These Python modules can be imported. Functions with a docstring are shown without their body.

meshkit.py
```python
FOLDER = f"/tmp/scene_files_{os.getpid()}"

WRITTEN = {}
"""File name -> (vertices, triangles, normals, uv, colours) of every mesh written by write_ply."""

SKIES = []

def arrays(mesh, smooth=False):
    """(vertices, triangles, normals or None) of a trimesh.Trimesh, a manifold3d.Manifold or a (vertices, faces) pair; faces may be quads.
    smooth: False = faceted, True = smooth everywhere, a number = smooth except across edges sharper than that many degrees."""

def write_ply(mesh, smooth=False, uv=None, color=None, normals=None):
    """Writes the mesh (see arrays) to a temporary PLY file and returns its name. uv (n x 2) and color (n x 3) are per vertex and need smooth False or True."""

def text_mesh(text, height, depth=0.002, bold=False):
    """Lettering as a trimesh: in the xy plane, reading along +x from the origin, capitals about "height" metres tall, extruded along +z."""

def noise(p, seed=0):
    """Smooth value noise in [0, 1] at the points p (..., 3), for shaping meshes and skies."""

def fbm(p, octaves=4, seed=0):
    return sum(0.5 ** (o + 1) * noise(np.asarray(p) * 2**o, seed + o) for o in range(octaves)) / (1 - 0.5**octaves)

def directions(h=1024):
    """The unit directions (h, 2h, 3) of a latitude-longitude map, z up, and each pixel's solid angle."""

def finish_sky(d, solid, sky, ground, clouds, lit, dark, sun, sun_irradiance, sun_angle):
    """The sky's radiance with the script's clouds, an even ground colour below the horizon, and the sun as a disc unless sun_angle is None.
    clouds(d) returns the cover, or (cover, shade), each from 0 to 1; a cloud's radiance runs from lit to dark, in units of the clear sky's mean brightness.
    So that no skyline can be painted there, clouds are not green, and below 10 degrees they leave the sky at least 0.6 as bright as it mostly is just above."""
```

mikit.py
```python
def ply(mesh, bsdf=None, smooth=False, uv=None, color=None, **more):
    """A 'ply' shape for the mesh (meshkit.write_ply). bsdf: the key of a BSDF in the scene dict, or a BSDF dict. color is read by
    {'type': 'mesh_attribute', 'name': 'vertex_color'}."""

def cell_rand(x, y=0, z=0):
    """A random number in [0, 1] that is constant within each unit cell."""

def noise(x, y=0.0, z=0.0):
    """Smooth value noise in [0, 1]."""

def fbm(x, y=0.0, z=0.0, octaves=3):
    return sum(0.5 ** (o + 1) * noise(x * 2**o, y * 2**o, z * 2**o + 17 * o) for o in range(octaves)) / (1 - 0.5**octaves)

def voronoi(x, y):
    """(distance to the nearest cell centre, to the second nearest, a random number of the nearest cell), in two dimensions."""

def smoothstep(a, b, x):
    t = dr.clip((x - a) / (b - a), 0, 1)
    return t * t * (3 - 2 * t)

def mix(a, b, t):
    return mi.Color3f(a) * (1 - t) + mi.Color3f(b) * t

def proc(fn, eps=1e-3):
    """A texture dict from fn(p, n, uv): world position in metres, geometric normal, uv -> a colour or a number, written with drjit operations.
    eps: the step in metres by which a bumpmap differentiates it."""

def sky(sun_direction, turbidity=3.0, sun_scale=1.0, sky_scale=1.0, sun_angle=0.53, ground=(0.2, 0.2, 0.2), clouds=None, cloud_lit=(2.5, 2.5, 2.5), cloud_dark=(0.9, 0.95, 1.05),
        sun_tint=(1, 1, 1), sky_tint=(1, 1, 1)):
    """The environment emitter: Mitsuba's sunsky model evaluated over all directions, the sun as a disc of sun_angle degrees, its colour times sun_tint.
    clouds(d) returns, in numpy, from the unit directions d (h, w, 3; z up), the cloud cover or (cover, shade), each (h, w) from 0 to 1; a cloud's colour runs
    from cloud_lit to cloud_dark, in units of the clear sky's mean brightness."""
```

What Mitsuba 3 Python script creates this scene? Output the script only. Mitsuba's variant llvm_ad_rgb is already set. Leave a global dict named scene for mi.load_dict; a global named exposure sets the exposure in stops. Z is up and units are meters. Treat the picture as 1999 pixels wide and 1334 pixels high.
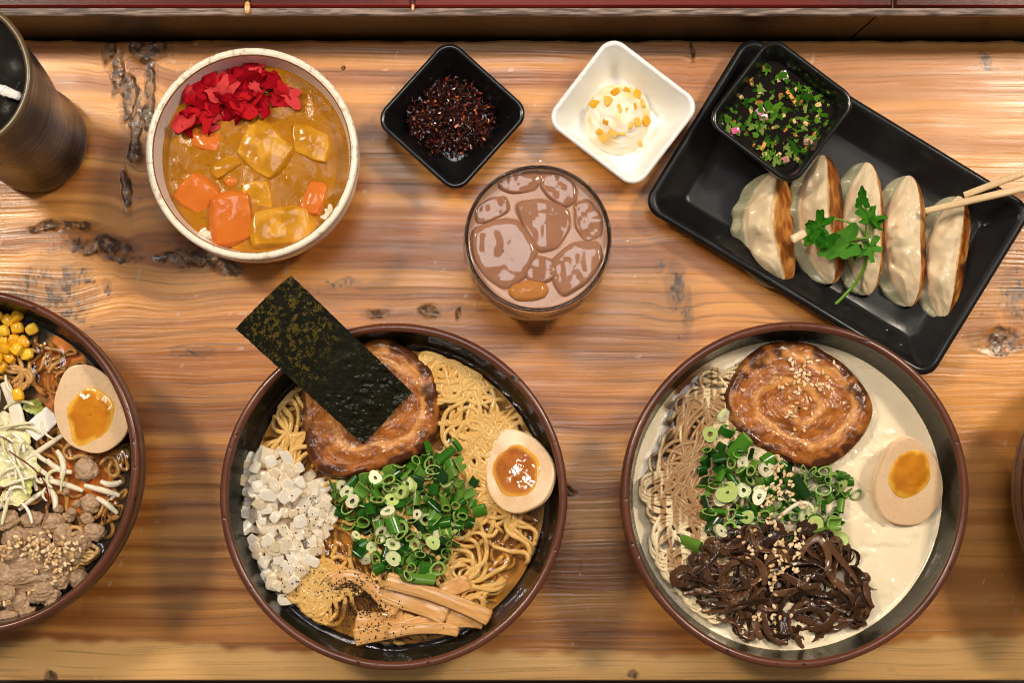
import math, numpy as np, trimesh, drjit as dr, mitsuba as mi, mikit, meshkit
from mikit import proc, cell_rand, smoothstep, mix
from scipy.ndimage import gaussian_filter, maximum_filter
from scipy.interpolate import CubicSpline
from shapely.geometry import Polygon, Point

scene, labels = {}, {}
T = mi.ScalarTransform4f
# ------------------------------------------------------------------ camera: straight down on the table
H = 1.05            # metres above the table top
S = 0.335e-3        # metres of table top per photo pixel
NX, NY = 985.0, 1000.0   # the pixel straight below the lens
W_PX, H_PX = 1999.0, 1334.0
scene['camera'] = {'type': 'perspective', 'fov_axis': 'x', 'fov': math.degrees(2 * math.atan(W_PX * S / 2 / H)),
                   'near_clip': 0.02, 'far_clip': 20.0,
                   'principal_point_offset_x': (W_PX / 2 - NX) / W_PX, 'principal_point_offset_y': (H_PX / 2 - NY) / H_PX,
                   'to_world': T().look_at(origin=[0, 0, H], target=[0, 0, 0], up=[0, 1, 0])}
# ------------------------------------------------------------------ lamps
def lamp(name, at, size, aim, rgb, label):
    scene[name] = {'type': 'rectangle', 'to_world': T().look_at(origin=at, target=aim, up=[0, 1, 0.01]) @ T().scale([size[0] / 2, size[1] / 2, 1]),
                   'bsdf': {'type': 'diffuse', 'reflectance': {'type': 'rgb', 'value': [.5, .5, .5]}},
                   'emitter': {'type': 'area', 'radiance': {'type': 'rgb', 'value': rgb}}}
    labels[name] = {'label': label, 'category': 'lamp'}
lamp('ceiling_light_panel', [0.0, 0.60, 2.25], (0.56, 0.80), [0, 0.3, 0], [6.3, 6.2, 6.1], 'soft white light panel hanging above the far side of the table')
lamp('pendant_lamp', [-0.90, 0.66, 1.45], (0.22, 0.22), [-.2, 0, 0], [72, 63, 50], 'warm square lamp high above the left end of the table')
lamp('pendant_lamp_001', [0.90, 0.66, 1.45], (0.22, 0.22), [.2, 0, 0], [72, 63, 50], 'warm square lamp high above the right end of the table')
scene['room_light'] = {'type': 'constant', 'radiance': {'type': 'rgb', 'value': [.135, .118, .098]}}
exposure = 0.62

# ------------------------------------------------------------------ helpers
def noise(x, y=0.0, z=None):
    """mikit.noise with half the work where two dimensions do."""
    if z is not None: return mikit.noise(x, y, z)
    p = [mi.Float(x), mi.Float(y)]; i = [dr.floor(v) for v in p]
    t = [(v - a) * (v - a) * (3 - 2 * (v - a)) for v, a in zip(p, i)]
    def edge(b): return dr.lerp(cell_rand(i[0], i[1] + b), cell_rand(i[0] + 1, i[1] + b), t[0])
    return dr.lerp(edge(0), edge(1), t[1])
def fbm(x, y=0.0, z=None, octaves=2):
    return sum(0.5 ** (o + 1) * noise(x * 2**o + 17 * o, y * 2**o, None if z is None else z * 2**o) for o in range(octaves)) / (1 - 0.5**octaves)
def P(px, py, z=0.0):
    s = S * (1 - z / H)
    return np.array([(px - NX) * s, (NY - py) * s, z])
def L(n, z=0.0): return n * S * (1 - z / H)
def lin(r, g, b):
    c = np.array([r, g, b], float) / 255
    return np.where(c < .04045, c / 12.92, ((c + .055) / 1.055) ** 2.4)
def RNG(seed): return np.random.default_rng(seed)
_count = {}
def key_for(name, parent=None):
    base = f'{parent}__{name}' if parent else name
    n = _count.get(base, 0); _count[base] = n + 1
    return base if n == 0 else f'{base}_{n:03d}'
def tag(k, label=None, cat=None, group=None, kind=None):
    d = {a: b for a, b in (('label', label), ('category', cat), ('group', group), ('kind', kind)) if b}
    if d: labels[k] = d
def thing(name, label, cat, group=None):
    k = key_for(name); tag(k, label, cat, group); return k
def add(name, VF, bsdf, parent=None, label=None, cat=None, group=None, kind=None, smooth=True, uv=None, color=None):
    k = key_for(name, parent)
    V, F = np.asarray(VF[0], float), np.asarray(VF[1], int)
    if F.shape[1] == 4: F = np.vstack([F[:, [0, 1, 2]], F[:, [0, 2, 3]]])
    if color is not None:
        color = np.asarray(color, float)
        if smooth is not True and smooth is not False and color.ndim == 1:
            m = trimesh.graph.smooth_shade(trimesh.Trimesh(V, F, process=False), angle=np.radians(smooth), facet_minarea=None)
            V, F, smooth = np.array(m.vertices), np.array(m.faces), True
        if color.ndim == 1: color = np.tile(color, (len(V), 1))
    scene[k] = mikit.ply((V, F), bsdf, smooth=smooth, uv=uv, color=color)
    tag(k, label, cat, group, kind)
    return k
def cat_mesh(items):
    Vs, Fs, n = [], [], 0
    for V, F in items:
        F = np.asarray(F)
        if F.shape[1] == 4: F = np.vstack([F[:, [0, 1, 2]], F[:, [0, 2, 3]]])
        Vs.append(V); Fs.append(F + n); n += len(V)
    return np.vstack(Vs), np.vstack(Fs)
def spl(ctrl, n):
    c = np.asarray(ctrl, float)
    d = np.r_[0, np.cumsum(np.linalg.norm(np.diff(c, axis=0), axis=1))]
    return CubicSpline(d, c)(np.linspace(0, d[-1], n))
def grid_faces(nu, nv, wrap_v=False):
    i, j = np.meshgrid(np.arange(nu - 1), np.arange(nv if wrap_v else nv - 1), indexing='ij')
    a, b = i * nv + j, i * nv + (j + 1) % nv
    return np.stack([a, b, b + nv, a + nv], -1).reshape(-1, 4)
def tube(pts, a, b=None, sides=8, twist=None, power=1.0):
    """A bar along pts: half width a (level), half height b; round for power 1, squarish below 1."""
    p = np.asarray(pts, float); n = len(p)
    b = a if b is None else b
    a, b = np.broadcast_to(a, (n,)), np.broadcast_to(b, (n,))
    t = np.gradient(p, axis=0); t /= np.linalg.norm(t, axis=1, keepdims=True) + 1e-12
    up = np.where(np.abs(t[:, 2:]) < .95, [0, 0, 1.0], [0, 1.0, 0])
    s = np.cross(t, up); s /= np.linalg.norm(s, axis=1, keepdims=True) + 1e-12
    u = np.cross(s, t)
    if twist is not None:
        c, d = np.cos(twist)[:, None], np.sin(twist)[:, None]
        s, u = s * c + u * d, u * c - s * d
    g = np.arange(sides) * 2 * np.pi / sides + np.pi / sides
    cx, cy = np.sign(np.cos(g)) * np.abs(np.cos(g)) ** power, np.sign(np.sin(g)) * np.abs(np.sin(g)) ** power
    V = p[:, None] + a[:, None, None] * cx[None, :, None] * s[:, None] + b[:, None, None] * cy[None, :, None] * u[:, None]
    V = V.reshape(-1, 3)
    F = grid_faces(n, sides, True)[:, [3, 2, 1, 0]]
    F = np.vstack([F[:, [0, 1, 2]], F[:, [0, 2, 3]]])
    k = np.arange(sides); e0, e1 = len(V), len(V) + 1
    V = np.vstack([V, p[:1] - t[:1] * b[0] * .35, p[-1:] + t[-1:] * b[-1] * .35])
    F = np.vstack([F, np.stack([k * 0 + e0, k, (k + 1) % sides], 1)[:, [0, 1, 2]], np.stack([k * 0 + e1, (n - 1) * sides + (k + 1) % sides, (n - 1) * sides + k], 1)])
    m = trimesh.Trimesh(V, F, process=False)
    if m.volume < 0: F = F[:, ::-1]
    return V, F
def lathe(prof, seg=128, cx=0.0, cy=0.0):
    prof = np.asarray(prof, float); g = np.arange(seg) * 2 * np.pi / seg
    V = np.stack([cx + prof[:, :1] * np.cos(g), cy + prof[:, :1] * np.sin(g), np.broadcast_to(prof[:, 1:], (len(prof), seg))], -1).reshape(-1, 3)
    F = grid_faces(len(prof), seg, True)
    return V, F
def smooth_prof(pts, n): return spl(pts, n)
def disc(cx, cy, R, nr, ns, zf):
    r = np.r_[0.0005, np.linspace(0, R, nr)[1:]]; g = np.arange(ns) * 2 * np.pi / ns
    x, y = cx + r[:, None] * np.cos(g), cy + r[:, None] * np.sin(g)
    V = np.stack([x, y, zf(x, y)], -1).reshape(-1, 3)
    V = np.vstack([V, [[cx, cy, V[:ns, 2].mean()]]])
    F = grid_faces(nr, ns, True)[:, ::-1]
    F = np.vstack([F[:, [0, 1, 2]], F[:, [0, 2, 3]]]); k = np.arange(ns)
    F = np.vstack([F, np.stack([k * 0 + len(V) - 1, k, (k + 1) % ns], 1)])
    n = np.cross(V[F[0, 1]] - V[F[0, 0]], V[F[0, 2]] - V[F[0, 0]])
    if n[2] < 0: F = F[:, ::-1]
    return V, F
_BOX = {}
def rbox(dims, rnd=.35, sub=3, amp=0.0, freq=60.0, seed=0, jit=0.0, rng=None):
    """A rounded, uneven block centred on the origin."""
    if sub not in _BOX:
        m = trimesh.creation.box((2, 2, 2))
        for _ in range(sub): m = m.subdivide()
        m.merge_vertices(); _BOX[sub] = (np.array(m.vertices), np.array(m.faces))
    v, f = _BOX[sub]
    v = v.copy()
    sph = v / np.linalg.norm(v, axis=1, keepdims=True) * 1.22
    v = v * (1 - rnd) + sph * rnd
    if jit and rng is not None:
        c = rng.normal(0, jit, (8, 3)); w = np.clip((v + 1) / 2, 0, 1); q = 0
        for i in range(8):
            b = [(i >> k) & 1 for k in range(3)]
            q = q + np.prod([w[:, k] if b[k] else 1 - w[:, k] for k in range(3)], axis=0)[:, None] * c[i]
        v = v + q
    v = v * np.asarray(dims) / 2
    if amp:
        nrm = v / (np.linalg.norm(v, axis=1, keepdims=True) + 1e-9)
        v = v + nrm * ((meshkit.fbm(v * freq + 31.7 + seed * 3.1, 3, seed) - .5) * 2 * amp)[:, None]
    return v, f
def rotm(az, tilt=0.0, tdir=0.0, roll=0.0):
    def Rz(a): return np.array([[math.cos(a), -math.sin(a), 0], [math.sin(a), math.cos(a), 0], [0, 0, 1]])
    def Rx(a): return np.array([[1, 0, 0], [0, math.cos(a), -math.sin(a)], [0, math.sin(a), math.cos(a)]])
    return Rz(tdir) @ Rx(tilt) @ Rz(-tdir) @ Rz(az) @ Rx(roll)
class Pile:
    """What is already heaped up, as a height map, so that the next piece comes to rest on it."""
    def __init__(self, cx, cy, R, base, res=.0008):
        self.n = int(2 * R / res) + 8; self.res = res
        self.x0, self.y0 = cx - self.n * res / 2, cy - self.n * res / 2
        self.z = np.full((self.n, self.n), base, float)
    def ij(self, x, y):
        return (np.clip(((np.asarray(x) - self.x0) / self.res).astype(int), 1, self.n - 2), np.clip(((np.asarray(y) - self.y0) / self.res).astype(int), 1, self.n - 2))
    def at(self, x, y): return self.z[self.ij(x, y)]
    def put(self, V, grow=1):
        i, j = self.ij(V[:, 0], V[:, 1])
        lo = np.array([i.min() - 2, j.min() - 2]).clip(0); hi = np.array([i.max() + 3, j.max() + 3])
        m = np.full((hi[0] - lo[0], hi[1] - lo[1]), -9.0)
        np.maximum.at(m, (i - lo[0], j - lo[1]), V[:, 2])
        if grow: m = maximum_filter(m, 3)
        w = self.z[lo[0]:hi[0], lo[1]:hi[1]]
        np.maximum(w, m[:w.shape[0], :w.shape[1]], out=w)
    def drop(self, V, x, y, pct=85, sink=0.0, floor=None):
        V = V + [x, y, 0]
        i, j = self.ij(V[:, 0], V[:, 1]); zl = V[:, 2]
        low = {}
        idx = i * self.n + j; o = np.lexsort((zl, idx)); u, first = np.unique(idx[o], return_index=True)
        gap = self.z.ravel()[u] - zl[o][first]
        dz = np.percentile(gap, pct) - sink
        if floor is not None: dz = max(dz, floor - zl.min())
        V = V + [0, 0, dz]; self.put(V); return V
def scatter(poly, n, dmin, rng, tries=60):
    """n spots in a polygon of photo pixels, not closer than dmin where that can be had."""
    pg = Polygon(poly); x0, y0, x1, y1 = pg.bounds; out = []
    for _ in range(n):
        best, bd = None, -1
        for _ in range(tries):
            q = (rng.uniform(x0, x1), rng.uniform(y0, y1))
            if not pg.contains(Point(q)): continue
            d = min((math.hypot(q[0] - o[0], q[1] - o[1]) for o in out), default=1e9)
            if d > bd: best, bd = q, d
            if d > dmin: break
        if best: out.append(best)
    return out

# ------------------------------------------------------------------ materials
def rgb(c): return {'type': 'rgb', 'value': [float(x) for x in c]}
def prin(name, color, rough=.4, spec=.5, two=True, bump=None, bscale=1.0, **kw):
    d = {'type': 'principled', 'base_color': color if isinstance(color, dict) else rgb(color), 'roughness': rough, 'specular': spec, **kw}
    if bump is not None: d = {'type': 'bumpmap', 'arbitrary': bump, 'scale': bscale, 'bsdf': d}
    scene[name] = {'type': 'twosided', 'bsdf': d} if two else d
VC = {'type': 'mesh_attribute', 'name': 'vertex_color'}
def C(x): return mi.Color3f([float(v) for v in x])

# the table's knots and bark seams: u, v (photo pixels of the table plane), half widths, depth of colour
KNOTS = [(212, 92, 9, 24, .95), (227, 135, 10, 34, .95), (248, 190, 11, 40, .95), (268, 255, 12, 45, .95), (287, 95, 30, 28, .9), (297, 165, 13, 50, .9), (290, 225, 12, 36, .9), (272, 300, 16, 14, .7), (248, 372, 7, 40, .8), (345, 508, 34, 14, .85), (398, 498, 46, 18, .9), (440, 520, 26, 10, .8), (95, 448, 36, 9, .8), (150, 440, 26, 7, .8), (195, 482, 55, 13, .75), (240, 505, 32, 8, .6),
         (110, 560, 60, 60, .55), (205, 560, 10, 14, .5), (60, 590, 70, 24, .55), (700, 555, 80, 14, .35), (838, 608, 16, 12, .7), (895, 615, 6, 12, .6), (735, 612, 22, 10, .6),
         (1318, 552, 16, 40, .55), (1345, 610, 12, 60, .35), (1112, 953, 16, 9, .6), (1135, 1110, 5, 30, .3), (1950, 668, 44, 20, .75), (1985, 570, 26, 60, .5), (375, 690, 34, 10, .55),
         (1348, 100, 4, 16, .75), (670, 130, 3, 3, .9), (1930, 120, 8, 14, .5), (1285, 520, 10, 12, .4), (170, 1188, 18, 40, .25), (1925, 140, 30, 4, .4), (95, 1325, 10, 9, .8), (1945, 655, 90, 60, .25),
         (1235, 1320, 12, 8, .5), (1750, 1300, 16, 10, .25)]
def wood_uv(p): return p.x / S + NX, NY - p.y / S
def wood_parts(p, least=0.0):
    u, v = wood_uv(p)
    warp, dark = mi.Float(0), mi.Float(0)
    uk, vk = u + 26 * (fbm(u / 34, v / 34 + 5) - .5), v + 26 * (fbm(u / 34 + 9, v / 34) - .5)
    for (ku, kv, a, b, d) in KNOTS:
        if d < least: continue
        du, dv = (uk - ku) / a, (vk - kv) / b
        q = dr.exp(-(du * du + dv * dv) * .5)
        if d > .42: warp += dv * b * .35 * dr.exp(-(dr.square((u - ku) / (a * 2.2)) + dr.square((v - kv) / (b * 1.5))) * .5)
        dark = dr.maximum(dark, q * d)
    swirl = 70 * dr.exp(-(dr.square((u - 150) / 260) + dr.square((v - 520) / 110))) 
    g = v - warp + 26 * (fbm(u / 700 + 3.1, v / 420) - .5) + 8 * (noise(u / 130, v / 60) - .5) + swirl * (noise(u / 120 + 9, v / 150) - .5) * .8
    return u, v, g, dark
def wood_color(p, n, uv):
    u, v, g, dark = wood_parts(p)
    s1, s2, s3 = fbm(u / 900, g / 26), noise(u / 420 + 7, g / 6.5), noise(u / 150, g / 2.2 + 5)
    c = mix((.36, .118, .021), (.70, .310, .074), smoothstep(.25, .75, s1))
    line = smoothstep(.62, .92, s2) * .50 + smoothstep(.66, .95, s3) * .30
    c = c * (1 - line * .66)
    c = mix(c, (.60, .235, .045), .42 * smoothstep(1150, 1950, u))
    c = mix(c, (.14, .045, .012), .62 * smoothstep(520, 60, u) * smoothstep(.35, .75, fbm(u / 420 + 2, g / 70)))
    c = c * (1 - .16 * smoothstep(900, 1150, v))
    edge = 1252 + 22 * smoothstep(200, 640, u) - 34 * smoothstep(1500, 1960, u) + 10 * (noise(u / 90, 3.0) - .5) + 10 * (noise(u / 30, 8.0) - .5)
    sap = smoothstep(edge - 6, edge + 10, v)
    c = mix(c, mix((.60, .32, .10), (.76, .47, .19), s1) * (1 - .3 * smoothstep(.6, 1.0, s3)), sap * .95)
    c = mix(c, (.60, .34, .12), .6 * smoothstep(104, 84, v + 12 * noise(u / 150, 1.0)) * smoothstep(760, 900, u))
    rough = fbm(u / 26, v / 22, 4.0)
    d = smoothstep(.34, .52, dark + .50 * (rough - .5) + .22 * (noise(u / 5, v / 9) - .5))
    bark = mix((.030, .018, .012), (.26, .13, .062), smoothstep(.36, .74, fbm(u / 9, v / 11)))
    c = mix(c, bark, d * .88)
    ring = smoothstep(.18, .3, dark) * (1 - d)
    c = c * (1 - .25 * ring)
    # cracks along the far edge, pale scratches
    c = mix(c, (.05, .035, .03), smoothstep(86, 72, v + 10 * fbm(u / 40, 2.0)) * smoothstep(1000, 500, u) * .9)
    scratch = smoothstep(.86, .93, noise(u / 11 + v / 40, v / 17)) * smoothstep(.6, .8, noise(u / 70, v / 60 + 4))
    c = mix(c, (.62, .46, .36), scratch * .4)
    return c
def wood_bump(p, n, uv):
    u, v, g, dark = wood_parts(p, .6)
    h = .00011 * noise(u / 260, g / 4.2) + .00009 * noise(u / 90, g / 1.9) + .0002 * fbm(u / 60, g / 40)
    h -= .0012 * smoothstep(.3, .8, dark + .3 * (fbm(u / 26, v / 22, 4.0) - .5)) * (.7 + .6 * fbm(u / 9, v / 9))
    return h
def wood_rough(p, n, uv):
    u, v = wood_uv(p)
    return .20 + .16 * noise(u / 200, v / 5) + .10 * noise(u / 60, v / 40)
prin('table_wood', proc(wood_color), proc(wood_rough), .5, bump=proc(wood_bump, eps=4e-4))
def ledge_color(p, n, uv):
    x, z = p.x * 1000, p.z * 1000
    c = mix((.007, .004, .003), (.026, .014, .006), fbm(x / 180 + 2, z / 14))
    c = c * (1 - .4 * smoothstep(.6, .9, noise(x / 60, z / 2.0)))
    return mix(c, (.055, .034, .013), smoothstep(.1, .3, p.x) * .6 * fbm(x / 60, z / 9))
prin('ledge_wood', proc(ledge_color), .38, .5)
prin('lit_edge_wood', proc(lambda p, n, uv: mix((.06, .038, .030), (.27, .19, .155), smoothstep(.3, .75, fbm(p.x * 90, p.y * 900, p.z * 900))) * (.75 + .5 * noise(p.x * 9, 2.0))), .55, .4)  # lit top edge of the ledge: light on it is put into this grey
prin('red_wood', proc(lambda p, n, uv: mix((.045, .004, .003), (.15, .012, .006), smoothstep(.3, .7, fbm(p.x * 6, p.y * 220)))), .3, .2)
prin('floor_dark', (.02, .017, .015), .6)

def speck(p, k, a, b): return smoothstep(a, b, noise(p.x * k, p.y * k, p.z * k))
prin('bowl_rim', proc(lambda p, n, uv: mix(mix((.060, .017, .009), (.135, .040, .019), fbm(p.x * 40, p.y * 40, p.z * 90)), (.012, .008, .006), .8 * speck(p, 260, .80, .88))), .24, .5,
     bump=proc(lambda p, n, uv: -.0003 * speck(p, 260, .78, .9) + .0001 * fbm(p.x * 160, p.y * 160, p.z * 160), eps=3e-4))
prin('bowl_inside', proc(lambda p, n, uv: mix(mix((.006, .006, .004), (.020, .019, .012), fbm(p.x * 60, p.y * 60, p.z * 60)), (.10, .075, .04), .4 * speck(p, 330, .80, .9))), .2, .25)
prin('bowl_outside', proc(lambda p, n, uv: mix((.050, .022, .013), (.115, .055, .035), fbm(p.x * 30, p.y * 30, p.z * 300))), .3, .5)
prin('black_glaze', proc(lambda p, n, uv: mix((.0045, .0045, .005), (.009, .009, .010), fbm(p.x * 50, p.y * 50, p.z * 50))), proc(lambda p, n, uv: .10 + .10 * fbm(p.x * 40, p.y * 40)), .5)
prin('black_plate', proc(lambda p, n, uv: mix((.006, .006, .007), (.013, .013, .014), fbm(p.x * 50, p.y * 50, p.z * 50))), proc(lambda p, n, uv: .19 + .18 * smoothstep(.35, .7, fbm(p.x * 45, p.y * 45))), .20)
prin('white_glaze', (.80, .80, .785), .14, .5)
prin('cream_glaze', proc(lambda p, n, uv: mix((.62, .55, .52), (.70, .63, .60), fbm(p.x * 40, p.y * 40, p.z * 40))), .16, .5)
prin('cream_rim', proc(lambda p, n, uv: mix((.80, .71, .58), (.40, .23, .10), .6 * smoothstep(.55, .80, fbm(p.x * 420, p.y * 420, p.z * 420)))), .28, .5)
prin('brown_line', (.22, .105, .035), .35)
prin('tumbler_glaze', proc(lambda p, n, uv: mix(mix((.028, .028, .036), (.19, .21, .27), smoothstep(.4, .8, fbm(p.x * 30, p.y * 30, p.z * 700) * .5 + .5 * fbm(p.x * 40, p.y * 40, p.z * 12))), (.012, .008, .006), .8 * speck(p, 150, .84, .9))),
     .30, .6, metallic=.75, bump=proc(lambda p, n, uv: .00008 * noise(p.x * 20, p.y * 20, p.z * 900), eps=3e-4))
prin('tumbler_rim', (.10, .066, .030), .28, .6)
prin('dark_liquid', (.006, .004, .003), .05, .5)

def food(name, rough=.3, spec=.5, bump=None, bscale=1.0, **kw): prin(name, VC, rough, spec, bump=bump, bscale=bscale, **kw)
food('wet_food', .15, .30)
food('onion_skin', .18, .30, flatness=1.0)
food('soft_food', .42)
food('leaf_food', .18, .30)
food('thin_food', .17, .32)
scene['red_leaf'] = {'type': 'principledthin', 'base_color': VC, 'roughness': .22, 'diff_trans': .7, 'spec_trans': 0.0, 'eta': 1.4}
scene['herb_leaf'] = {'type': 'principledthin', 'base_color': VC, 'roughness': .32, 'diff_trans': .5, 'spec_trans': 0.0, 'eta': 1.4}
scene['pale_leaf'] = {'type': 'principledthin', 'base_color': VC, 'roughness': .30, 'diff_trans': .8, 'spec_trans': 0.0, 'eta': 1.35}
# noodles
def noodle_tone(a, b): return proc(lambda p, n, uv: mix(a, b, fbm(p.x * 70, p.y * 70, p.z * 40)))
prin('thick_noodle', noodle_tone((.62, .32, .070), (.82, .56, .21)), .12, .32, flatness=.5)
def thin_noodle_color(p, n, uv):
    u, v = p.x / (S * .952) + NX, NY - p.y / (S * .952)
    c = mix((.62, .46, .25), (.80, .67, .44), fbm(p.x * 60, p.y * 60))
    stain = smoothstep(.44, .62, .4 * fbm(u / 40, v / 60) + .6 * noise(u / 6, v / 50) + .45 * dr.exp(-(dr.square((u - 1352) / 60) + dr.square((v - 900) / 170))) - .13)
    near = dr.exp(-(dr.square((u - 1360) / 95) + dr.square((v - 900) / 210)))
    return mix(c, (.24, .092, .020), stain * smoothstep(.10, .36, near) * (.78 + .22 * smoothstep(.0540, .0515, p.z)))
prin('thin_noodle', proc(thin_noodle_color), .14, .32)
prin('left_noodle', noodle_tone((.42, .20, .05), (.66, .42, .17)), .13, .32)
# soups
prin('clear_soup_depth', proc(lambda p, n, uv: mix((.46, .22, .055), (.70, .39, .12), fbm(p.x * 30, p.y * 30))), .35, .3)
scene['clear_soup'] = {'type': 'thindielectric', 'int_ior': 1.33, 'specular_transmittance': rgb((.88, .76, .52)), 'specular_reflectance': rgb((1, 1, 1))}
scene['dark_soup'] = {'type': 'thindielectric', 'int_ior': 1.33, 'specular_transmittance': rgb((.90, .80, .62)), 'specular_reflectance': rgb((1, 1, 1))}
def left_depth(p, n, uv):
    u, v = p.x / (S * .952) + NX, NY - p.y / (S * .952)
    o = dr.exp(-(dr.square((u - 150) / 75) + dr.square((v - 930) / 90))) + .9 * dr.exp(-(dr.square((u - 110) / 50) + dr.square((v - 720) / 75)))
    t = smoothstep(.25, .6, o + .5 * (fbm(u / 22, v / 22) - .5))
    return mix((.040, .022, .011), (.85, .30, .045), t)
prin('left_soup_depth', proc(left_depth), .3, .4)
def cream_color(p, n, uv):
    u, v = p.x / (S * .952) + NX, NY - p.y / (S * .952)
    c = mix((.76, .62, .41), (.86, .74, .54), fbm(p.x * 60, p.y * 60))
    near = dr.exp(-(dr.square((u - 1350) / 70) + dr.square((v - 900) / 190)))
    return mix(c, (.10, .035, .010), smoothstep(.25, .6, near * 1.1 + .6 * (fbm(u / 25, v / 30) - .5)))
prin('cream_soup', proc(cream_color), .10, .26)
prin('soy_sauce', (.006, .003, .002), .05, .5)
def meat_color(p, n, uv):
    x, y = uv.x - .5, uv.y - .5
    r, a = dr.sqrt(x * x + y * y) * 2, dr.atan2(y, x)
    w = fbm(x * 6, y * 6) - .5
    s = r * 2.4 - a / (2 * math.pi) + w * .7
    band = s - dr.floor(s)
    fat = smoothstep(.55, .72, band) * smoothstep(.98, .80, band)
    lean = mix((.22, .058, .009), (.46, .155, .028), fbm(x * 22, y * 22))
    c = mix(lean, (.68, .31, .090), fat * (.55 + .4 * noise(x * 7, y * 7)))
    fib = noise(r * 26 + w * 12, a * 4) * .5 + .5 * noise(p.x * 700, p.y * 700)
    c = c * (.72 + .46 * fib)
    char = smoothstep(.76, 1.0, r + .5 * (fbm(x * 14, y * 14, 2.0) - .5)) + .35 * smoothstep(.70, .88, fbm(x * 7 + 5, y * 7))
    return mix(c, (.045, .012, .006), dr.clip(char, 0, .92))
def meat_bump(p, n, uv):
    x, y = uv.x - .5, uv.y - .5
    r, a = dr.sqrt(x * x + y * y) * 2, dr.atan2(y, x)
    return .0004 * fbm(p.x * 420, p.y * 420) + .0004 * noise(r * 30, a * 4) + .0006 * fbm(x * 14, y * 14)
prin('pork_belly', proc(meat_color), proc(lambda p, n, uv: .13 + .2 * noise(p.x * 260, p.y * 260)), .34, bump=proc(meat_bump, eps=4e-4))
prin('pork_mince', proc(lambda p, n, uv: mix((.27, .155, .085), (.47, .31, .19), fbm(p.x * 260, p.y * 260, p.z * 260))), .42, .4, bump=proc(lambda p, n, uv: .0009 * fbm(p.x * 520, p.y * 520, p.z * 520), eps=3e-4))
prin('egg_white', proc(lambda p, n, uv: mix((.80, .50, .27), (.89, .64, .40), fbm(p.x * 60, p.y * 60, p.z * 60)) * (1 - .07 * speck(p, 900, .5, .9))), .30, .35, flatness=.6)
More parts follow.
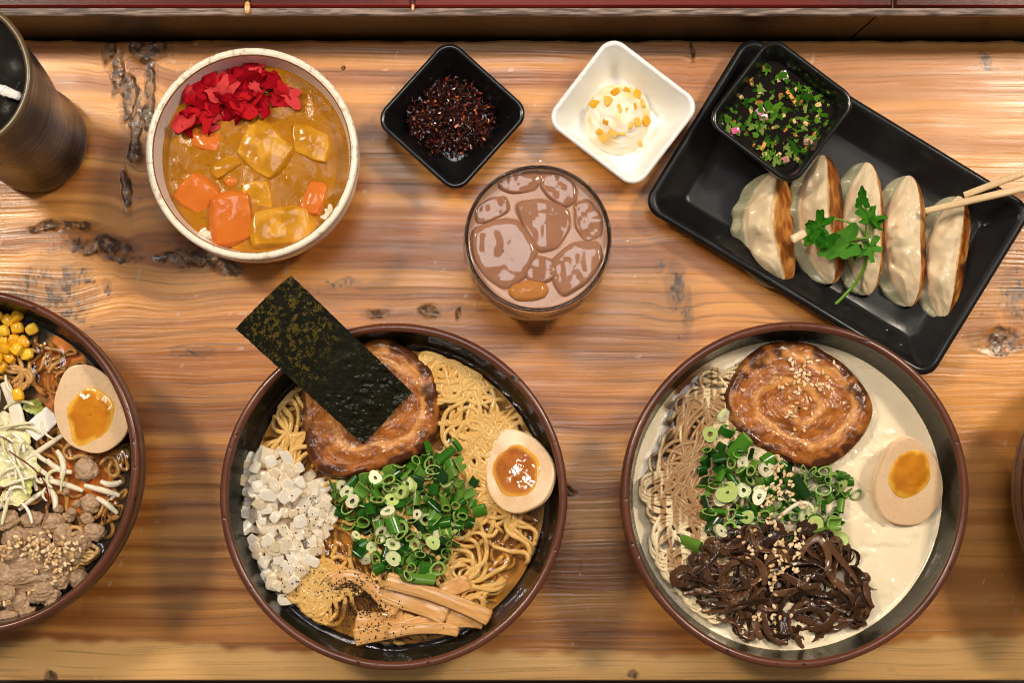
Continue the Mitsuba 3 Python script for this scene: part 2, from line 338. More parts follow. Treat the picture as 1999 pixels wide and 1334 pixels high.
def yolk_color(p, n, uv):
    x, y = uv.x - .5, uv.y - .5
    r = dr.sqrt(x * x + y * y) * 2 + .25 * (fbm(x * 7 + p.x * 40, y * 7 + p.y * 40) - .5)
    return mix(mix((.44, .13, .006), (.62, .235, .012), fbm(p.x * 120, p.y * 120)), (.80, .42, .05), smoothstep(.70, .98, r))
prin('egg_yolk', proc(yolk_color), .10, .55, bump=proc(lambda p, n, uv: .0010 * fbm(p.x * 160, p.y * 160), eps=4e-4))
prin('egg_yolk_dark', proc(lambda p, n, uv: mix(mix((.30, .075, .012), (.52, .17, .03), fbm(p.x * 150, p.y * 150)), (.75, .36, .05), smoothstep(.74, .98, dr.sqrt(dr.square(uv.x - .5) + dr.square(uv.y - .5)) * 2))), .12, .55,
     bump=proc(lambda p, n, uv:   .0011 * fbm(p.x * 110, p.y * 110), eps=4e-4))
def nori_color(p, n, uv):
    a = fbm(uv.x * 42, uv.y * 20) * .6 + .4 * noise(uv.x * 120, uv.y * 56)
    olive = smoothstep(.50, .70, a) * smoothstep(.66, .15, uv.x + .4 * (noise(uv.x * 8, uv.y * 4) - .5))
    return mix(mix((.0045, .005, .003), (.014, .014, .006), a), (.095, .065, .008), olive)
prin('nori', proc(nori_color), proc(lambda p, n, uv: .24 + .2 * noise(uv.x * 60, uv.y * 30)), .28, bump=proc(lambda p, n, uv: (.0006 + .0016 * smoothstep(.45, .8, uv.x)) * fbm(uv.x * 40, uv.y * 19), eps=5e-4))
def curry_color(p, n, uv): return mix(mix((.31, .118, .005), (.43, .172, .010), fbm(p.x * 45, p.y * 45)), (.22, .08, .008), .5 * speck(p, 420, .74, .9))
prin('curry_roux', proc(curry_color), proc(lambda p, n, uv: .12 + .25 * smoothstep(.45, .7, fbm(p.x * 70, p.y * 70))), .14, bump=proc(lambda p, n, uv: .0006 * fbm(p.x * 110, p.y * 110) + .00009 * noise(p.x * 1500, p.y * 1500), eps=3e-4))
prin('carrot', proc(lambda p, n, uv: mix((.54, .125, .016), (.65, .185, .028), fbm(p.x * 90, p.y * 90, p.z * 90))), .15, .22, bump=proc(lambda p, n, uv: .0005 * fbm(p.x * 200, p.y * 200, p.z * 200), eps=4e-4))
prin('potato', proc(lambda p, n, uv: mix((.44, .180, .008), (.62, .29, .024), smoothstep(.3, .7, fbm(p.x * 120, p.y * 120, p.z * 90)))), .16, .22, bump=proc(lambda p, n, uv: .0006 * fbm(p.x * 200, p.y * 200, p.z * 200), eps=4e-4))
prin('butter', proc(lambda p, n, uv: mix((.78, .68, .50), (.88, .82, .68), fbm(p.x * 160, p.y * 160, p.z * 160)) * mix((1, 1, 1), (1, .78, .34), .8 * smoothstep(.56, .74, fbm(p.x * 75, p.y * 75, p.z * 60)))), .36, .45, bump=proc(lambda p, n, uv: .0022 * fbm(p.x * 150 + p.y * 60, p.y * 230, p.z * 420), eps=4e-4))
prin('bamboo', proc(lambda p, n, uv: mix((.56, .27, .085), (.70, .40, .15), fbm(uv.x * 3, uv.y * 24)) * (.8 + .3 * noise(uv.x * 5, uv.y * 50))), .22, .5, bump=proc(lambda p, n, uv: .0005 * noise(uv.x * 4, uv.y * 40), eps=4e-4))
prin('chopstick_wood', proc(lambda p, n, uv: mix((.62, .42, .22), (.76, .56, .33), noise(uv.x * 3, uv.y * 26))), .5, .35)
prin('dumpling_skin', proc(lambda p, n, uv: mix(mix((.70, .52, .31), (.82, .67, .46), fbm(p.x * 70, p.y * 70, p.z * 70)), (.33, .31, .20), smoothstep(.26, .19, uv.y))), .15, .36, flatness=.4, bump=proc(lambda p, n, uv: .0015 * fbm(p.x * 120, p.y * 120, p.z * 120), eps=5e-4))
def sear_color(p, n, uv):
    a = fbm(p.x * 240, p.y * 130, p.z * 240)
    e = smoothstep(.02, .13, uv.y + .22 * (a - .5))
    c = mix((.52, .21, .04), (.24, .060, .007), smoothstep(.3, .62, a))
    return mix(mix((.62, .40, .17), c, e), (.020, .008, .004), smoothstep(.62, .80, fbm(p.x * 120, p.y * 60, 2.0) + .35 * (uv.y - .5)) * .9)
prin('seared_skin', proc(sear_color), .28, .5, bump=proc(lambda p, n, uv: .0007 * fbm(p.x * 600, p.y * 600, p.z * 600), eps=3e-4))
def drink_color(p, n, uv): return mix((.34, .17, .10), (.44, .25, .165), fbm(p.x * 90, p.y * 90))
prin('iced_drink', proc(lambda p, n, uv: mix((.265, .118, .068), (.325, .16, .10), fbm(p.x * 70, p.y * 70))), .07, .32)
prin('drink_surface', proc(drink_color), .12, .22)
prin('drink_film', (.50, .30, .18), .10, .5)
scene['ice_skin'] = {'type': 'thindielectric', 'int_ior': 1.16}
scene['clear_glass'] = {'type': 'dielectric', 'int_ior': 1.5}
scene['water_bead'] = {'type': 'thindielectric', 'int_ior': 1.5}
prin('frost', (.70, .66, .62), .3, .5)

# ------------------------------------------------------------------ the table, the raised ledge behind it, the floor
def box_mesh(x0, x1, y0, y1, z0, z1, ch=.0006):
    prof = Polygon([(x0, y0), (x1, y0), (x1, y1), (x0, y1)]).buffer(-ch, join_style=2)
    m = trimesh.creation.extrude_polygon(Polygon([(x0, y0), (x1, y0), (x1, y1), (x0, y1)]), z1 - z0 - ch, engine='earcut')
    V, F = np.array(m.vertices), np.array(m.faces); V[:, 2] += z0
    top = V[:, 2] > z1 - ch - 1e-7
    b = prof.exterior.coords[:-1]
    o = np.array([(x0, y0), (x1, y0), (x1, y1), (x0, y1)])
    i = np.array([(x0 + ch, y0 + ch), (x1 - ch, y0 + ch), (x1 - ch, y1 - ch), (x0 + ch, y1 - ch)])
    V = np.vstack([np.c_[o, [z0] * 4], np.c_[o, [z1 - ch] * 4], np.c_[i, [z1] * 4]])
    F = np.array([[0, 1, 5, 4], [1, 2, 6, 5], [2, 3, 7, 6], [3, 0, 4, 7], [4, 5, 9, 8], [5, 6, 10, 9], [6, 7, 11, 10], [7, 4, 8, 11], [8, 9, 10, 11], [3, 2, 1, 0]])
    return V, F
add('floor', box_mesh(-1.6, 1.6, -1.4, 1.6, -.80, -.75), 'floor_dark', kind='structure', smooth=False)
YF, YB = (NY - 1330.5) * S, (NY - 75) * S
table = thing('table', 'worn brown plank table of knotty wood under all the bowls', 'table')
xs = np.linspace(-.62, .62, 500)
back = YB - .0022 * meshkit.fbm(np.c_[xs * 70, xs * 0, xs * 0], 4, 3)
inset = np.array([.0022, .0010, .0003, 0.0])
rows_y = [np.full(500, YF), np.full(500, YF), np.full(500, YF + .0008), np.full(500, YF + .003)] + [np.full(500, y) for y in np.linspace(YF + .01, YB - .01, 12)] + [back - .0018, back, back]
rows_z = [np.full(500, -.045), np.full(500, -.003), np.full(500, -.0008), np.zeros(500)] + [np.zeros(500)] * 12 + [np.zeros(500), np.full(500, -.0016), np.full(500, -.045)]
V = np.stack([np.stack([xs, y, z], -1) for y, z in zip(rows_y, rows_z)]).reshape(-1, 3)
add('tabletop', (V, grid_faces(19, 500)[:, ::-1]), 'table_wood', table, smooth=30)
for x in (-.56, .56):
    for y in (-.07, .27): add('leg', box_mesh(x - .03, x + .03, y - .03, y + .03, -.75, -.046), 'ledge_wood', table, smooth=False)
ledge = thing('counter_ledge', 'raised dark wooden ledge along the far edge of the table', 'ledge')
YL = .3107
joint = (1680 - NX) * S
for (xa, xb) in ((-.62, joint - .0006), (joint + .0006, .62)):
    V, F = box_mesh(xa, xb, YL, YL + .02, -.05, .0470)
    if xa > 0: V[[0, 4, 8], 0] -= .0; V[[0], 0] -= .012
    else: V[[1], 0] -= .012
    add('face_board', (V, F), 'ledge_wood', ledge, smooth=False)
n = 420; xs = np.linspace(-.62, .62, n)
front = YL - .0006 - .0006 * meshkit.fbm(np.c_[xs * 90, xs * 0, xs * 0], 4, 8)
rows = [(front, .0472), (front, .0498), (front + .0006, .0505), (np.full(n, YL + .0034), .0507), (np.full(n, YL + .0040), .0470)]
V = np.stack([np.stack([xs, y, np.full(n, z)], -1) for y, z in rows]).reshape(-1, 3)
add('edge_trim', (V, grid_faces(5, n)[:, ::-1]), 'lit_edge_wood', ledge, smooth=40)
cuts = [-.62] + [(u - NX) * S * .9524 for u in (483, 805, 1745)] + [.62]
for a, b in zip(cuts[:-1], cuts[1:]):
    add('shelf_board', box_mesh(a + .0007, b - .0007, YL + .0046, YL + .30, .030, .0496, .0012), 'red_wood', ledge, smooth=False)
for u, rr in ((483, .0022), (806, .0012)):
    V, F = rbox((rr * 1.5, rr * 3.2, rr * 1.2), .7, 2, .0003, 400, 3)
    add('splinter', (V + P(u, 14, .0515), F), 'bamboo', ledge, uv=np.zeros((len(V), 2)))

# ------------------------------------------------------------------ vessels
LEVEL = .050
def ramen_bowl(px, py, label):
    c = P(px, py, .08); k = thing('ramen_bowl', label, 'bowl', 'big brown ramen bowls')
    R = L(340, .08)
    out = np.vstack([[[.001, .002], [.040, .002], [.0445, .0005], [.047, .003]], smooth_prof([[.0475, .005], [.066, .009], [.086, .021], [.0995, .040], [.1036, .055], [.1042, .0590]], 22),
                     [[.1047, .0600], [.1047, .0612]], smooth_prof([[.1043, .0620], [.1046, .070], [.1049, .0752]], 8)])
    out[:, 0] *= R / .1052
    V, F = lathe(out, 160, c[0], c[1]); add('outer_wall', (V, F), 'bowl_outside', k, smooth=35)
    a = np.radians(np.linspace(-62, 240, 26))
    rim = np.c_[.1026 + .0026 * np.cos(a), .0776 + .0024 * np.sin(a)]; rim[:, 0] *= R / .1052
    add('rim', lathe(rim, 200, c[0], c[1]), 'bowl_rim', k)
    inn = smooth_prof([[.1010, .0762], [.0996, .066], [.0966, .052], [.0915, .038], [.080, .023], [.050, .013], [.001, .011]], 40); inn[:, 0] *= R / .1052
    add('inner_wall', lathe(inn, 160, c[0], c[1]), 'bowl_inside', k)
    return c[:2]
B1 = ramen_bowl(768, 970, 'brown ramen bowl with the dark seaweed sheet leaning over its rim')
B2 = ramen_bowl(1553, 967, 'brown ramen bowl of creamy pale soup with dark mushroom strips')
B3 = ramen_bowl(-68, 903, 'brown ramen bowl with corn and minced pork, cut by the left edge')
B4 = ramen_bowl(1997 + 340, 955, 'dark bowl edge just entering at the right edge of the picture')
RL = .0964

def clear_sheet(pile, c, R, level, name, bsdf, label, amp=.0014, seed=0):
    e = gaussian_filter(np.clip(pile.z - level, 0, amp), 1.6)
    def zf(x, y):
        q = np.stack([x * 140, y * 140, x * 0], -1)
        return level + 1.0 * e[pile.ij(x, y)] + .0003 * (meshkit.fbm(q, 2, seed) - .5) + .0011 * np.exp((np.hypot(x - c[0], y - c[1]) - R) / .0016)
    add(name, disc(c[0], c[1], R, 150, 420, zf), bsdf, label=label, cat='soup')
def noodles(name, label, bsdf, n, pile, c, R, level, r, steps, wave, wlen, inside, seed, cap, turn=.06, straight=.6, bundle=5, step=.0013, swirl=False, emit=True, starts=None):
    rng, out = RNG(seed), []
    k = 0
    tot = np.cumsum([w for _, w in starts]) if starts else None
    while k < n:
        if starts:
            pl = starts[int(np.searchsorted(tot, rng.uniform(0, tot[-1])))][0]; a, b = scatter(pl, 1, 0, rng)[0]; q = P(a, b, .052)[:2] - c
        for _ in range(0 if starts else 400):
            q = rng.uniform(-R, R, 2)
            if np.hypot(*q) < R * .95 and inside(q[0] + c[0], q[1] + c[1]): break
        h0 = 2 * math.pi * meshkit.fbm(np.array([[q[0] * 26 + seed, q[1] * 26, seed]]), 2, seed)[0] * 1.6 + rng.normal(0, .3)
        if swirl: h0 = math.atan2(q[1], q[0]) + math.pi / 2 * rng.choice([-1, 1]) + rng.normal(0, .38)
        for b in range(int(rng.integers(1, bundle + 1))):
            p = q + rng.normal(0, .004, 2); h = h0 + rng.normal(0, .12); ph, wl = rng.uniform(0, 6.3), wlen * rng.uniform(.8, 1.25)
            N = int(steps * rng.uniform(.6, 1.4)); pts = []; cur = rng.normal(0, turn)
            for i in range(N):
                g = 2 * math.pi * meshkit.noise(np.array([p[0] * 30 + seed * 7, p[1] * 30, 4.0]), seed) * 1.4
                cur = cur * .96 + rng.normal(0, turn * .25) + .05 * (1 - straight) * math.sin(g - h)
                h += cur
                d = np.hypot(*p)
                if d > R - .012:
                    inw = math.atan2(-p[1], -p[0]); h += .35 * ((d - R + .012) / .012) * math.sin(inw - h) + .04
                p = p + step * np.array([math.cos(h), math.sin(h)])
                d = np.hypot(*p)
                if d > R - r - .0012: p = p * (R - r - .0012) / d
                pts.append([p[0], p[1], h])
            pts = np.array(pts); i = np.arange(N)
            w = wave * np.sin(i * step / wl * 2 * math.pi + ph) * rng.uniform(.5, 1.3)
            xy = pts[:, :2] + np.stack([-np.sin(pts[:, 2]), np.cos(pts[:, 2])], -1) * w[:, None]
            d = np.hypot(xy[:, 0], xy[:, 1]); xy *= np.minimum(1, (R - r - .0008) / np.maximum(d, 1e-6))[:, None]
            xy = gaussian_filter(xy, (1.2, 0)) + c
            z = pile.at(xy[:, 0], xy[:, 1]) + r * .85
            z = np.maximum(gaussian_filter(maximum_filter(z, 5), 3.0), z - r * .5)
            z = np.minimum(z + .0004 * np.sin(i * .31 + ph), level + cap + .0006 * np.sin(i * .2 + ph * 2))
            z[:3] -= [.003, .0018, .0006]; z[-3:] -= [.0006, .0018, .003]
            V, F = tube(np.c_[xy, z], r * (.92 + .12 * np.sin(i * .17 + ph)), r * .92, 8)
            out.append((V, F)); pile.put(V); k += 1
    if emit: add(name, cat_mesh(out), bsdf, label=label, cat='noodles', kind='stuff')
def where(a, b, poly):
    x, y = np.array(poly).mean(0); w = np.ptp(np.array(poly), axis=0)
    u, v = (a - x) / w[0], (b - y) / w[1]
    if abs(u) < .17 and abs(v) < .17: return 'middle'
    return ('far ' if v < 0 else 'near ') + ('left' if u < 0 else 'right')
def poly_test(poly, z=.053):
    pg = Polygon([tuple(P(a, b, z)[:2]) for a, b in poly]).buffer(0)
    return lambda x, y: pg.contains(Point(x, y))
def crop(ox, oy, k, pts): return [(ox + a * k, oy + b * k) for a, b in pts]

def egg_half(label, px, py, z, la, lb, ang, tilt, tdir, yolk, yr, ymat, wedge=0.0, seed=0):
    """Half an egg, cut side up: la, lb half axes in pixels, ang the way its pointed end looks in the picture."""
    k = thing('egg_half', label, 'egg', None); c = P(px, py, z); a, b = L(la, z), L(lb, z); rng = RNG(seed)
    t = np.arange(96) * 2 * math.pi / 96
    ox, oy = a * np.cos(t), b * np.sin(t) * (1 - .16 * np.cos(t) - .03 * np.cos(2 * t))
    wob = 1 + .012 * np.sin(3 * t + seed) + .008 * np.sin(7 * t + seed * 2); ox, oy = ox * wob, oy * wob
    rings = [(math.cos(p), -math.sin(p) * b * .92) for p in np.radians(np.linspace(88, 4, 22))] + [(1.0, .0003), (.992, .0009), (.975, .0012), (.94, .0012), (.8, .0011), (.6, .0009), (.4, .0008), (.2, .0007), (.02, .0007)]
    V = np.stack([np.stack([ox * s, oy * s, np.full(96, zz) + (.0005 * np.sin(2 * t + 1) if s > .3 else 0)], -1) for s, zz in rings]).reshape(-1, 3)
    V[:, 2] += .0006 * (meshkit.fbm(V * 130 + seed, 2, seed) - .5)
    M = rotm(-math.radians(ang), math.radians(tilt), -math.radians(tdir) + math.pi / 2)
    add('white', (V @ M.T + c, grid_faces(len(rings), 96, True)), 'egg_white', k)
    rr = np.r_[.02, np.linspace(.1, 1, 20)]
    yx, yy = yolk
    R = L(yr, z) * (1 + .05 * np.sin(2 * t + seed) + .03 * np.sin(5 * t + seed * 3) + wedge * np.exp(-((np.angle(np.exp(1j * (t - 2.3)))) / .35) ** 2))
    X = rr[:, None] * (R * np.cos(t))[None] * 1.03 + L(yx, z); Y = rr[:, None] * (R * np.sin(t))[None] * .97 + L(yy, z)
    Z = .0012 + .0016 * np.sqrt(np.clip(1 - rr ** 2, 0, 1))[:, None] - .0005 + 0 * X + .0010 * (meshkit.fbm(np.stack([X * 190, Y * 190, X * 0 + seed], -1), 3, seed) - .5) * (1 - rr[:, None] ** 4)
    V = np.stack([X, Y, Z], -1).reshape(-1, 3)
    uv = .5 + .5 * np.stack([rr[:, None] * np.cos(t), rr[:, None] * np.sin(t)], -1).reshape(-1, 2)
    add('yolk', (V @ M.T + c, grid_faces(len(rr), 96, True)), ymat, k, uv=uv)
    return k
def meat_slice(label, poly, z, thick, seed, pile):
    pts = np.array(poly, float); ctr = pts.mean(0)
    pts = spl(np.vstack([pts, pts[:1]]), 181)[:-1]
    c = P(ctr[0], ctr[1], z); w = np.array([P(a, b, z)[:2] for a, b in pts]) - c[:2]
    w *= (1 + .03 * (meshkit.noise(np.c_[w * 110, w[:, 0] * 0], seed) - .5))[:, None]
    ss = [.02] + list(np.linspace(.06, .88, 34)) + [.91, .94, .965, .985, 1.0, 1.0, .985, .9]
    zz = [thick] * 35 + [thick * .985, thick * .95, thick * .88, thick * .76, thick * .58, thick * .25, thick * .05, 0]
    V = np.stack([np.stack([w[:, 0] * s, w[:, 1] * s, np.full(180, h)], -1) for s, h in zip(ss, zz)])
    S2 = np.array(ss)[:, None]; A = np.arctan2(w[:, 1], w[:, 0])[None]
    x, y = S2 * np.cos(A), S2 * np.sin(A)
    sp = S2 * 2.4 - A / (2 * math.pi) + .5 * (meshkit.fbm(np.stack([x * 3, y * 3, x * 0], -1), 2, seed) - .5)
    top = (np.arange(len(ss)) < 38)[:, None]
    V[..., 2] += top * ((.0008 * np.cos(2 * math.pi * sp)) * np.clip(1.2 - S2, 0, 1) + .0022 * (meshkit.fbm(np.stack([x * 2.2, y * 2.2, x * 0 + 2], -1), 3, seed) - .5))
    uv = np.stack([.5 + .5 * x, .5 + .5 * y], -1).reshape(-1, 2)
    V = V.reshape(-1, 3) + c
    add('pork_slice', (V, grid_faces(len(ss), 180, True)[:, ::-1]), 'pork_belly', label=label, cat='pork', uv=uv)
    pile.put(V, 2)
GREENS = [lin(*c) * .52 for c in ((34, 92, 22), (46, 114, 26), (62, 132, 32), (88, 154, 42), (36, 78, 30), (54, 120, 28), (120, 168, 60))]
PALES = [lin(178, 196, 112), lin(205, 212, 158), lin(214, 208, 172)]
def scallion(rng, kind=None, size=None):
    kind = kind or rng.choice(['ring', 'ring', 'strip', 'strip', 'strip', 'chunk', 'chunk', 'chunk', 'pale', 'long'])
    ns = 26; t = np.arange(ns) * 2 * math.pi / ns
    ro = (size or rng.uniform(.0029, .0052)); sq = rng.uniform(.55, 1.0); h = rng.uniform(.0026, .0052); th = rng.uniform(.55, .80)
    if kind == 'pale': th = rng.uniform(.12, .4); h = rng.uniform(.002, .004); sq = rng.uniform(.75, 1)
    if kind == 'chunk': h = rng.uniform(.005, .009); sq = rng.uniform(.4, .7)
    if kind == 'long': h = rng.uniform(.010, .017); ro *= .8
    col = GREENS[rng.integers(len(GREENS))]; end = .55 * col + .45 * lin(170, 200, 100)
    if kind == 'pale': col = PALES[rng.integers(3)] * .9; end = PALES[rng.integers(3)]
    if kind == 'strip':
        t = np.linspace(0, rng.uniform(1.7, 3.3), ns); h = rng.uniform(.004, .010); th = .80
    wob = 1 + .07 * np.sin(2 * t + rng.uniform(0, 6)) + .05 * np.sin(3 * t + rng.uniform(0, 6))
    x, y = ro * wob * np.cos(t), ro * wob * sq * np.sin(t)
    slant = rng.uniform(-.25, .25)
    prof = [(1, -.5, 0), (1.0, -.5, 1), (1.03, 0, 1), (1, .5, 1), (.97, .53, 0), (th + .03, .53, 0), (th, .5, 2), (th, -.5, 2), (1, -.5, 0)]
    V = np.stack([np.stack([x * s, y * s, np.full(ns, zz * h) + slant * x * s], -1) for s, zz, _ in prof]).reshape(-1, 3)
    inner = .5 * col + .5 * lin(120, 165, 70)
    colr = np.repeat([[end, col, inner][q] for _, _, q in prof], ns, 0)
    F = grid_faces(len(prof), ns, kind != 'strip')
    if kind == 'strip':
        k = np.arange(8)
        F = np.vstack([F, [[0, ns * 3, ns * 5, ns * 7], [ns - 1, ns * 7 + ns - 1, ns * 5 + ns - 1, ns * 3 + ns - 1]]])
        V = V - V.mean(0)
    flat = kind in ('pale',) or (kind == 'ring' and h < ro * 1.1)
    tilt = rng.normal(0, .45) if flat else (math.pi / 2 + rng.normal(0, .3) if rng.random() < .72 else rng.normal(0, .6))
    V = V @ rotm(rng.uniform(0, 6.3), tilt, rng.uniform(0, 6.3)).T
    return V, F, colr * rng.uniform(.85, 1.12)
def scallion_heap(poly, n, pile, level, seed, label, group, dmin=17, z=.056):
    rng = RNG(seed)
    for a, b in scatter(poly, n, dmin, rng):
        kind = str(rng.choice(['ring', 'ring', 'strip', 'strip', 'strip', 'chunk', 'chunk', 'chunk', 'pale', 'long']))
        V, F, c = scallion(rng, kind); p = P(a, b, z); tone = 'pale' if kind == 'pale' else 'bright green' if c[30:].mean(0)[1] > .125 else 'dark green'
        what = {'ring': 'scallion ring', 'strip': 'curled scallion strip', 'chunk': 'flattened scallion tube', 'pale': 'scallion slice', 'long': 'long scallion tube'}[kind]
        V = pile.drop(V, p[0], p[1], 55, .0006, floor=level - .0012)
        add('scallion_piece', (V, F), 'leaf_food', label=f'{tone} {what} at the {where(a, b, poly)} of the heap in the {label}', cat='scallion', group=group, smooth=True, color=c)
def sesame(spots, pile, label, group, rng, z=.06):
    said = label if callable(label) else lambda a, b: label
    m = trimesh.creation.icosphere(2); v0, f0 = np.array(m.vertices), np.array(m.faces)
    for a, b in spots:
        s = rng.uniform(.85, 1.15); V = v0 * [.00165 * s, .00095 * s * rng.uniform(.85, 1.1), .0006 * s]
        V[:, 1] *= 1 - .35 * v0[:, 0]
        V = V @ rotm(rng.uniform(0, 6.3), rng.normal(0, .35), rng.uniform(0, 6.3)).T
        p = P(a, b, z); V = pile.drop(V, p[0], p[1], 60, .0002)
        add('sesame_seed', (V, f0), 'soft_food', label=said(a, b), cat='sesame seed', group=group, color=lin(*[(214, 178, 128), (226, 196, 150), (196, 156, 104), (232, 206, 168)][rng.integers(4)]) * .95)

# ------------------------------------------------------------------ clear-soup ramen in the middle
def soup_floor(c, level, bsdf, name, label):
    add(name, disc(c[0], c[1], RL - .004, 40, 160, lambda x, y: level + .0010 * (meshkit.fbm(np.stack([x * 60, y * 60, x * 0], -1), 2, 4) - .5)), bsdf, label=label, cat='soup')
pile = Pile(B1[0], B1[1], .1, LEVEL - .0062)
ST1 = [([(870, 690), (980, 740), (1060, 860), (1075, 1000), (1040, 1120), (960, 1190), (880, 1130), (900, 1000), (930, 900), (860, 800)], .42), ([(820, 668), (900, 690), (990, 770), (930, 830), (860, 760)], .10),
       ([(560, 730), (600, 760), (600, 900), (520, 900), (480, 870), (510, 800)], .15), ([(520, 1150), (640, 1090), (720, 1190), (700, 1260), (600, 1230)], .17), ([(720, 1240), (900, 1240), (850, 1265), (760, 1268)], .04), ([(620, 930), (860, 880), (900, 1040), (780, 1130), (660, 1110), (600, 1050)], .22)]
soup_floor(B1, LEVEL - .0078, 'clear_soup_depth', 'soup_base', 'murky brown depth of the clear soup under the thick yellow noodles')
noodles('thick_noodles', 'thick wavy yellow noodles filling the bowl with the seaweed sheet', 'thick_noodle', 330, pile, B1, RL - .003, LEVEL, .00150, 54, .0012, .021, None, 11, .0075, turn=.050, straight=.6, bundle=5, starts=ST1)
clear_sheet(pile, B1, RL + .0006, LEVEL, 'clear_broth', 'clear_soup', 'clear brown broth around the thick yellow noodles', seed=2)
np.maximum(pile.z, LEVEL - .0012, out=pile.z)
PORK1 = [(588, 768), (598, 868), (618, 915), (655, 934), (705, 928), (775, 908), (828, 880), (852, 848), (858, 790), (848, 735), (825, 703), (790, 676), (745, 662), (690, 680), (620, 715)]
meat_slice('browned pork slice half hidden under the seaweed sheet', PORK1, LEVEL + .0015, .0095, 5, pile)
k = egg_half('soy egg half with wet brown yolk beside the thick yellow noodles', 1011, 918, LEVEL + .0160, 87, 68, -112, 24, 205, (-2, 3), 52, 'egg_yolk_dark', seed=1)
for kk in (k + '__white',): pile.put(meshkit.WRITTEN[scene[kk]['filename']][0])
# onion
ONION = crop(420, 600, .5503, [(100, 520), (240, 505), (330, 600), (395, 650), (415, 780), (350, 900), (275, 985), (190, 975), (115, 870), (90, 680)])
rng = RNG(21)
def onion(poly, n, dmin, fl=.0):
    for a, b in scatter(poly, n, dmin, rng):
        d = (rng.uniform(.0055, .0110), rng.uniform(.0045, .0075), rng.uniform(.0018, .0030))
        V, F = rbox(d, .46, 3, .0007, 200, int(rng.integers(99)), .14, rng)
        V[:, 2] += 12 * V[:, 0] ** 2 * rng.choice([-1, 1])
        V = V @ rotm(rng.uniform(0, 6.3), rng.normal(0, .2), rng.uniform(0, 6.3)).T
        p = P(a, b, .055); V = pile.drop(V, p[0], p[1], 55, .0006, floor=LEVEL - .0018)
        add('onion_dice', (V, F), 'onion_skin', label=f'white diced onion piece at the {where(a, b, ONION)} of the heap in the clear-soup bowl', cat='onion', group='diced onion in the clear-soup bowl', color=lin(*[(236, 220, 194), (242, 232, 214), (226, 206, 174)][rng.integers(3)]))
onion(ONION, 125, 14)
onion(crop(420, 600, .5503, [(150, 600), (330, 620), (390, 700), (320, 830), (230, 880), (150, 800)]), 30, 15)
onion(crop(420, 600, .5503, [(150, 960), (290, 980), (250, 1050), (215, 1030)]), 6, 14)
# bamboo shoots
def bamboo(pts, w, h, label, zoff=.0, seed=0, tw=0):
    pp = np.array([P(a, b, .056) for a, b in pts]); n = 36
    s = spl(pp, n); z = pile.at(s[:, 0], s[:, 1]); s[:, 2] = gaussian_filter(np.full(n, np.percentile(z, 65)) * .6 + .4 * z, 6) + h * .9 + zoff
    ss = np.linspace(0, 1, n)
    V, F = tube(s, w * (1 + .08 * np.sin(ss * 5 + seed)), h, 20, twist=tw * np.sin(ss * 3), power=.45)
    V[:, :2] += .0004 * (meshkit.fbm(V * 200, 2, seed)[:, None] - .5)
    g = np.arange(20) / 20
    uv = np.vstack([np.stack(np.meshgrid(ss, g, indexing='ij'), -1).reshape(-1, 2), [[0, .5], [1, .5]]])
    add('bamboo_shoot', (V, F), 'bamboo', label=label, cat='bamboo shoot', smooth=True, uv=uv); pile.put(V)
bamboo([(695, 1212), (730, 1215), (790, 1205)], .0062, .0018, 'peppered bamboo shoot strip nearest the diced onion', seed=1)
bamboo([(650, 1138), (690, 1125), (730, 1150), (775, 1195)], .0045, .0020, 'curved bamboo shoot strip dark with pepper below the scallions', seed=2)
bamboo([(693, 1245), (760, 1232), (850, 1215)], .0055, .0022, 'pale ribbed bamboo shoot strip lowest in the bowl', seed=3)
bamboo([(760, 1238), (820, 1226), (895, 1232)], .0035, .0022, 'thin bamboo shoot strip under the ribbed one by the rim', seed=4)
bamboo([(862, 1155), (890, 1144), (915, 1136)], .0050, .0018, 'short tan bamboo shoot stub beside the yellow noodles', seed=5)
bamboo([(870, 1208), (905, 1205), (945, 1213)], .0060, .0018, 'broad bamboo shoot piece with a wet glint near the rim', seed=6)
bamboo([(752, 1152), (800, 1172), (840, 1188), (872, 1203)], .0066, .0020, 'wide curved bamboo shoot strip in the middle of the bunch', .0012, seed=7, tw=.12)
bamboo([(758, 1133), (820, 1150), (890, 1176), (955, 1206)], .0050, .0024, 'long tan bamboo shoot strip lying topmost on the bunch', .0020, seed=8)
SC1 = crop(420, 600, .5503, [(415, 625), (560, 600), (690, 545), (775, 500), (850, 560), (860, 640), (905, 690), (870, 800), (820, 900), (760, 965), (570, 945), (510, 880), (480, 790), (420, 700)])
scallion_heap(SC1, 150, pile, LEVEL, 31, 'clear-soup bowl', 'scallions in the clear-soup bowl')
scallion_heap(crop(420, 600, .5503, [(720, 490), (860, 480), (960, 700), (900, 780), (860, 640), (800, 560)]), 12, pile, LEVEL, 32, 'clear-soup bowl', 'scallions in the clear-soup bowl', 26)
for a, b in scatter(crop(420, 600, .5503, [(470, 640), (760, 560), (850, 700), (760, 900), (560, 900)]), 5, 40, RNG(5)):
    V, F, c = scallion(rng, 'pale', .0046); p = P(a, b, .058); V = pile.drop(V, p[0], p[1], 70, .0006)
    add('scallion_piece', (V, F), 'leaf_food', label='pale scallion slice lying on the heap in the clear-soup bowl', cat='scallion', group='pale scallion slices in the clear-soup bowl', color=c)
def grains(name, spots, pile, r, col, label, cat, rng, z=.057):
    m = trimesh.creation.icosphere(1); out = []
    for a, b in spots:
        p = P(a, b, z); V = np.array(m.vertices) * r * rng.uniform(.5, 1.4, 3)
        out.append((V + [p[0], p[1], max(pile.at(p[0], p[1]), LEVEL) + r * .2], np.array(m.faces)))
    add(name, cat_mesh(out), 'soft_food', label=label, cat=cat, kind='stuff', color=col)
pep = []
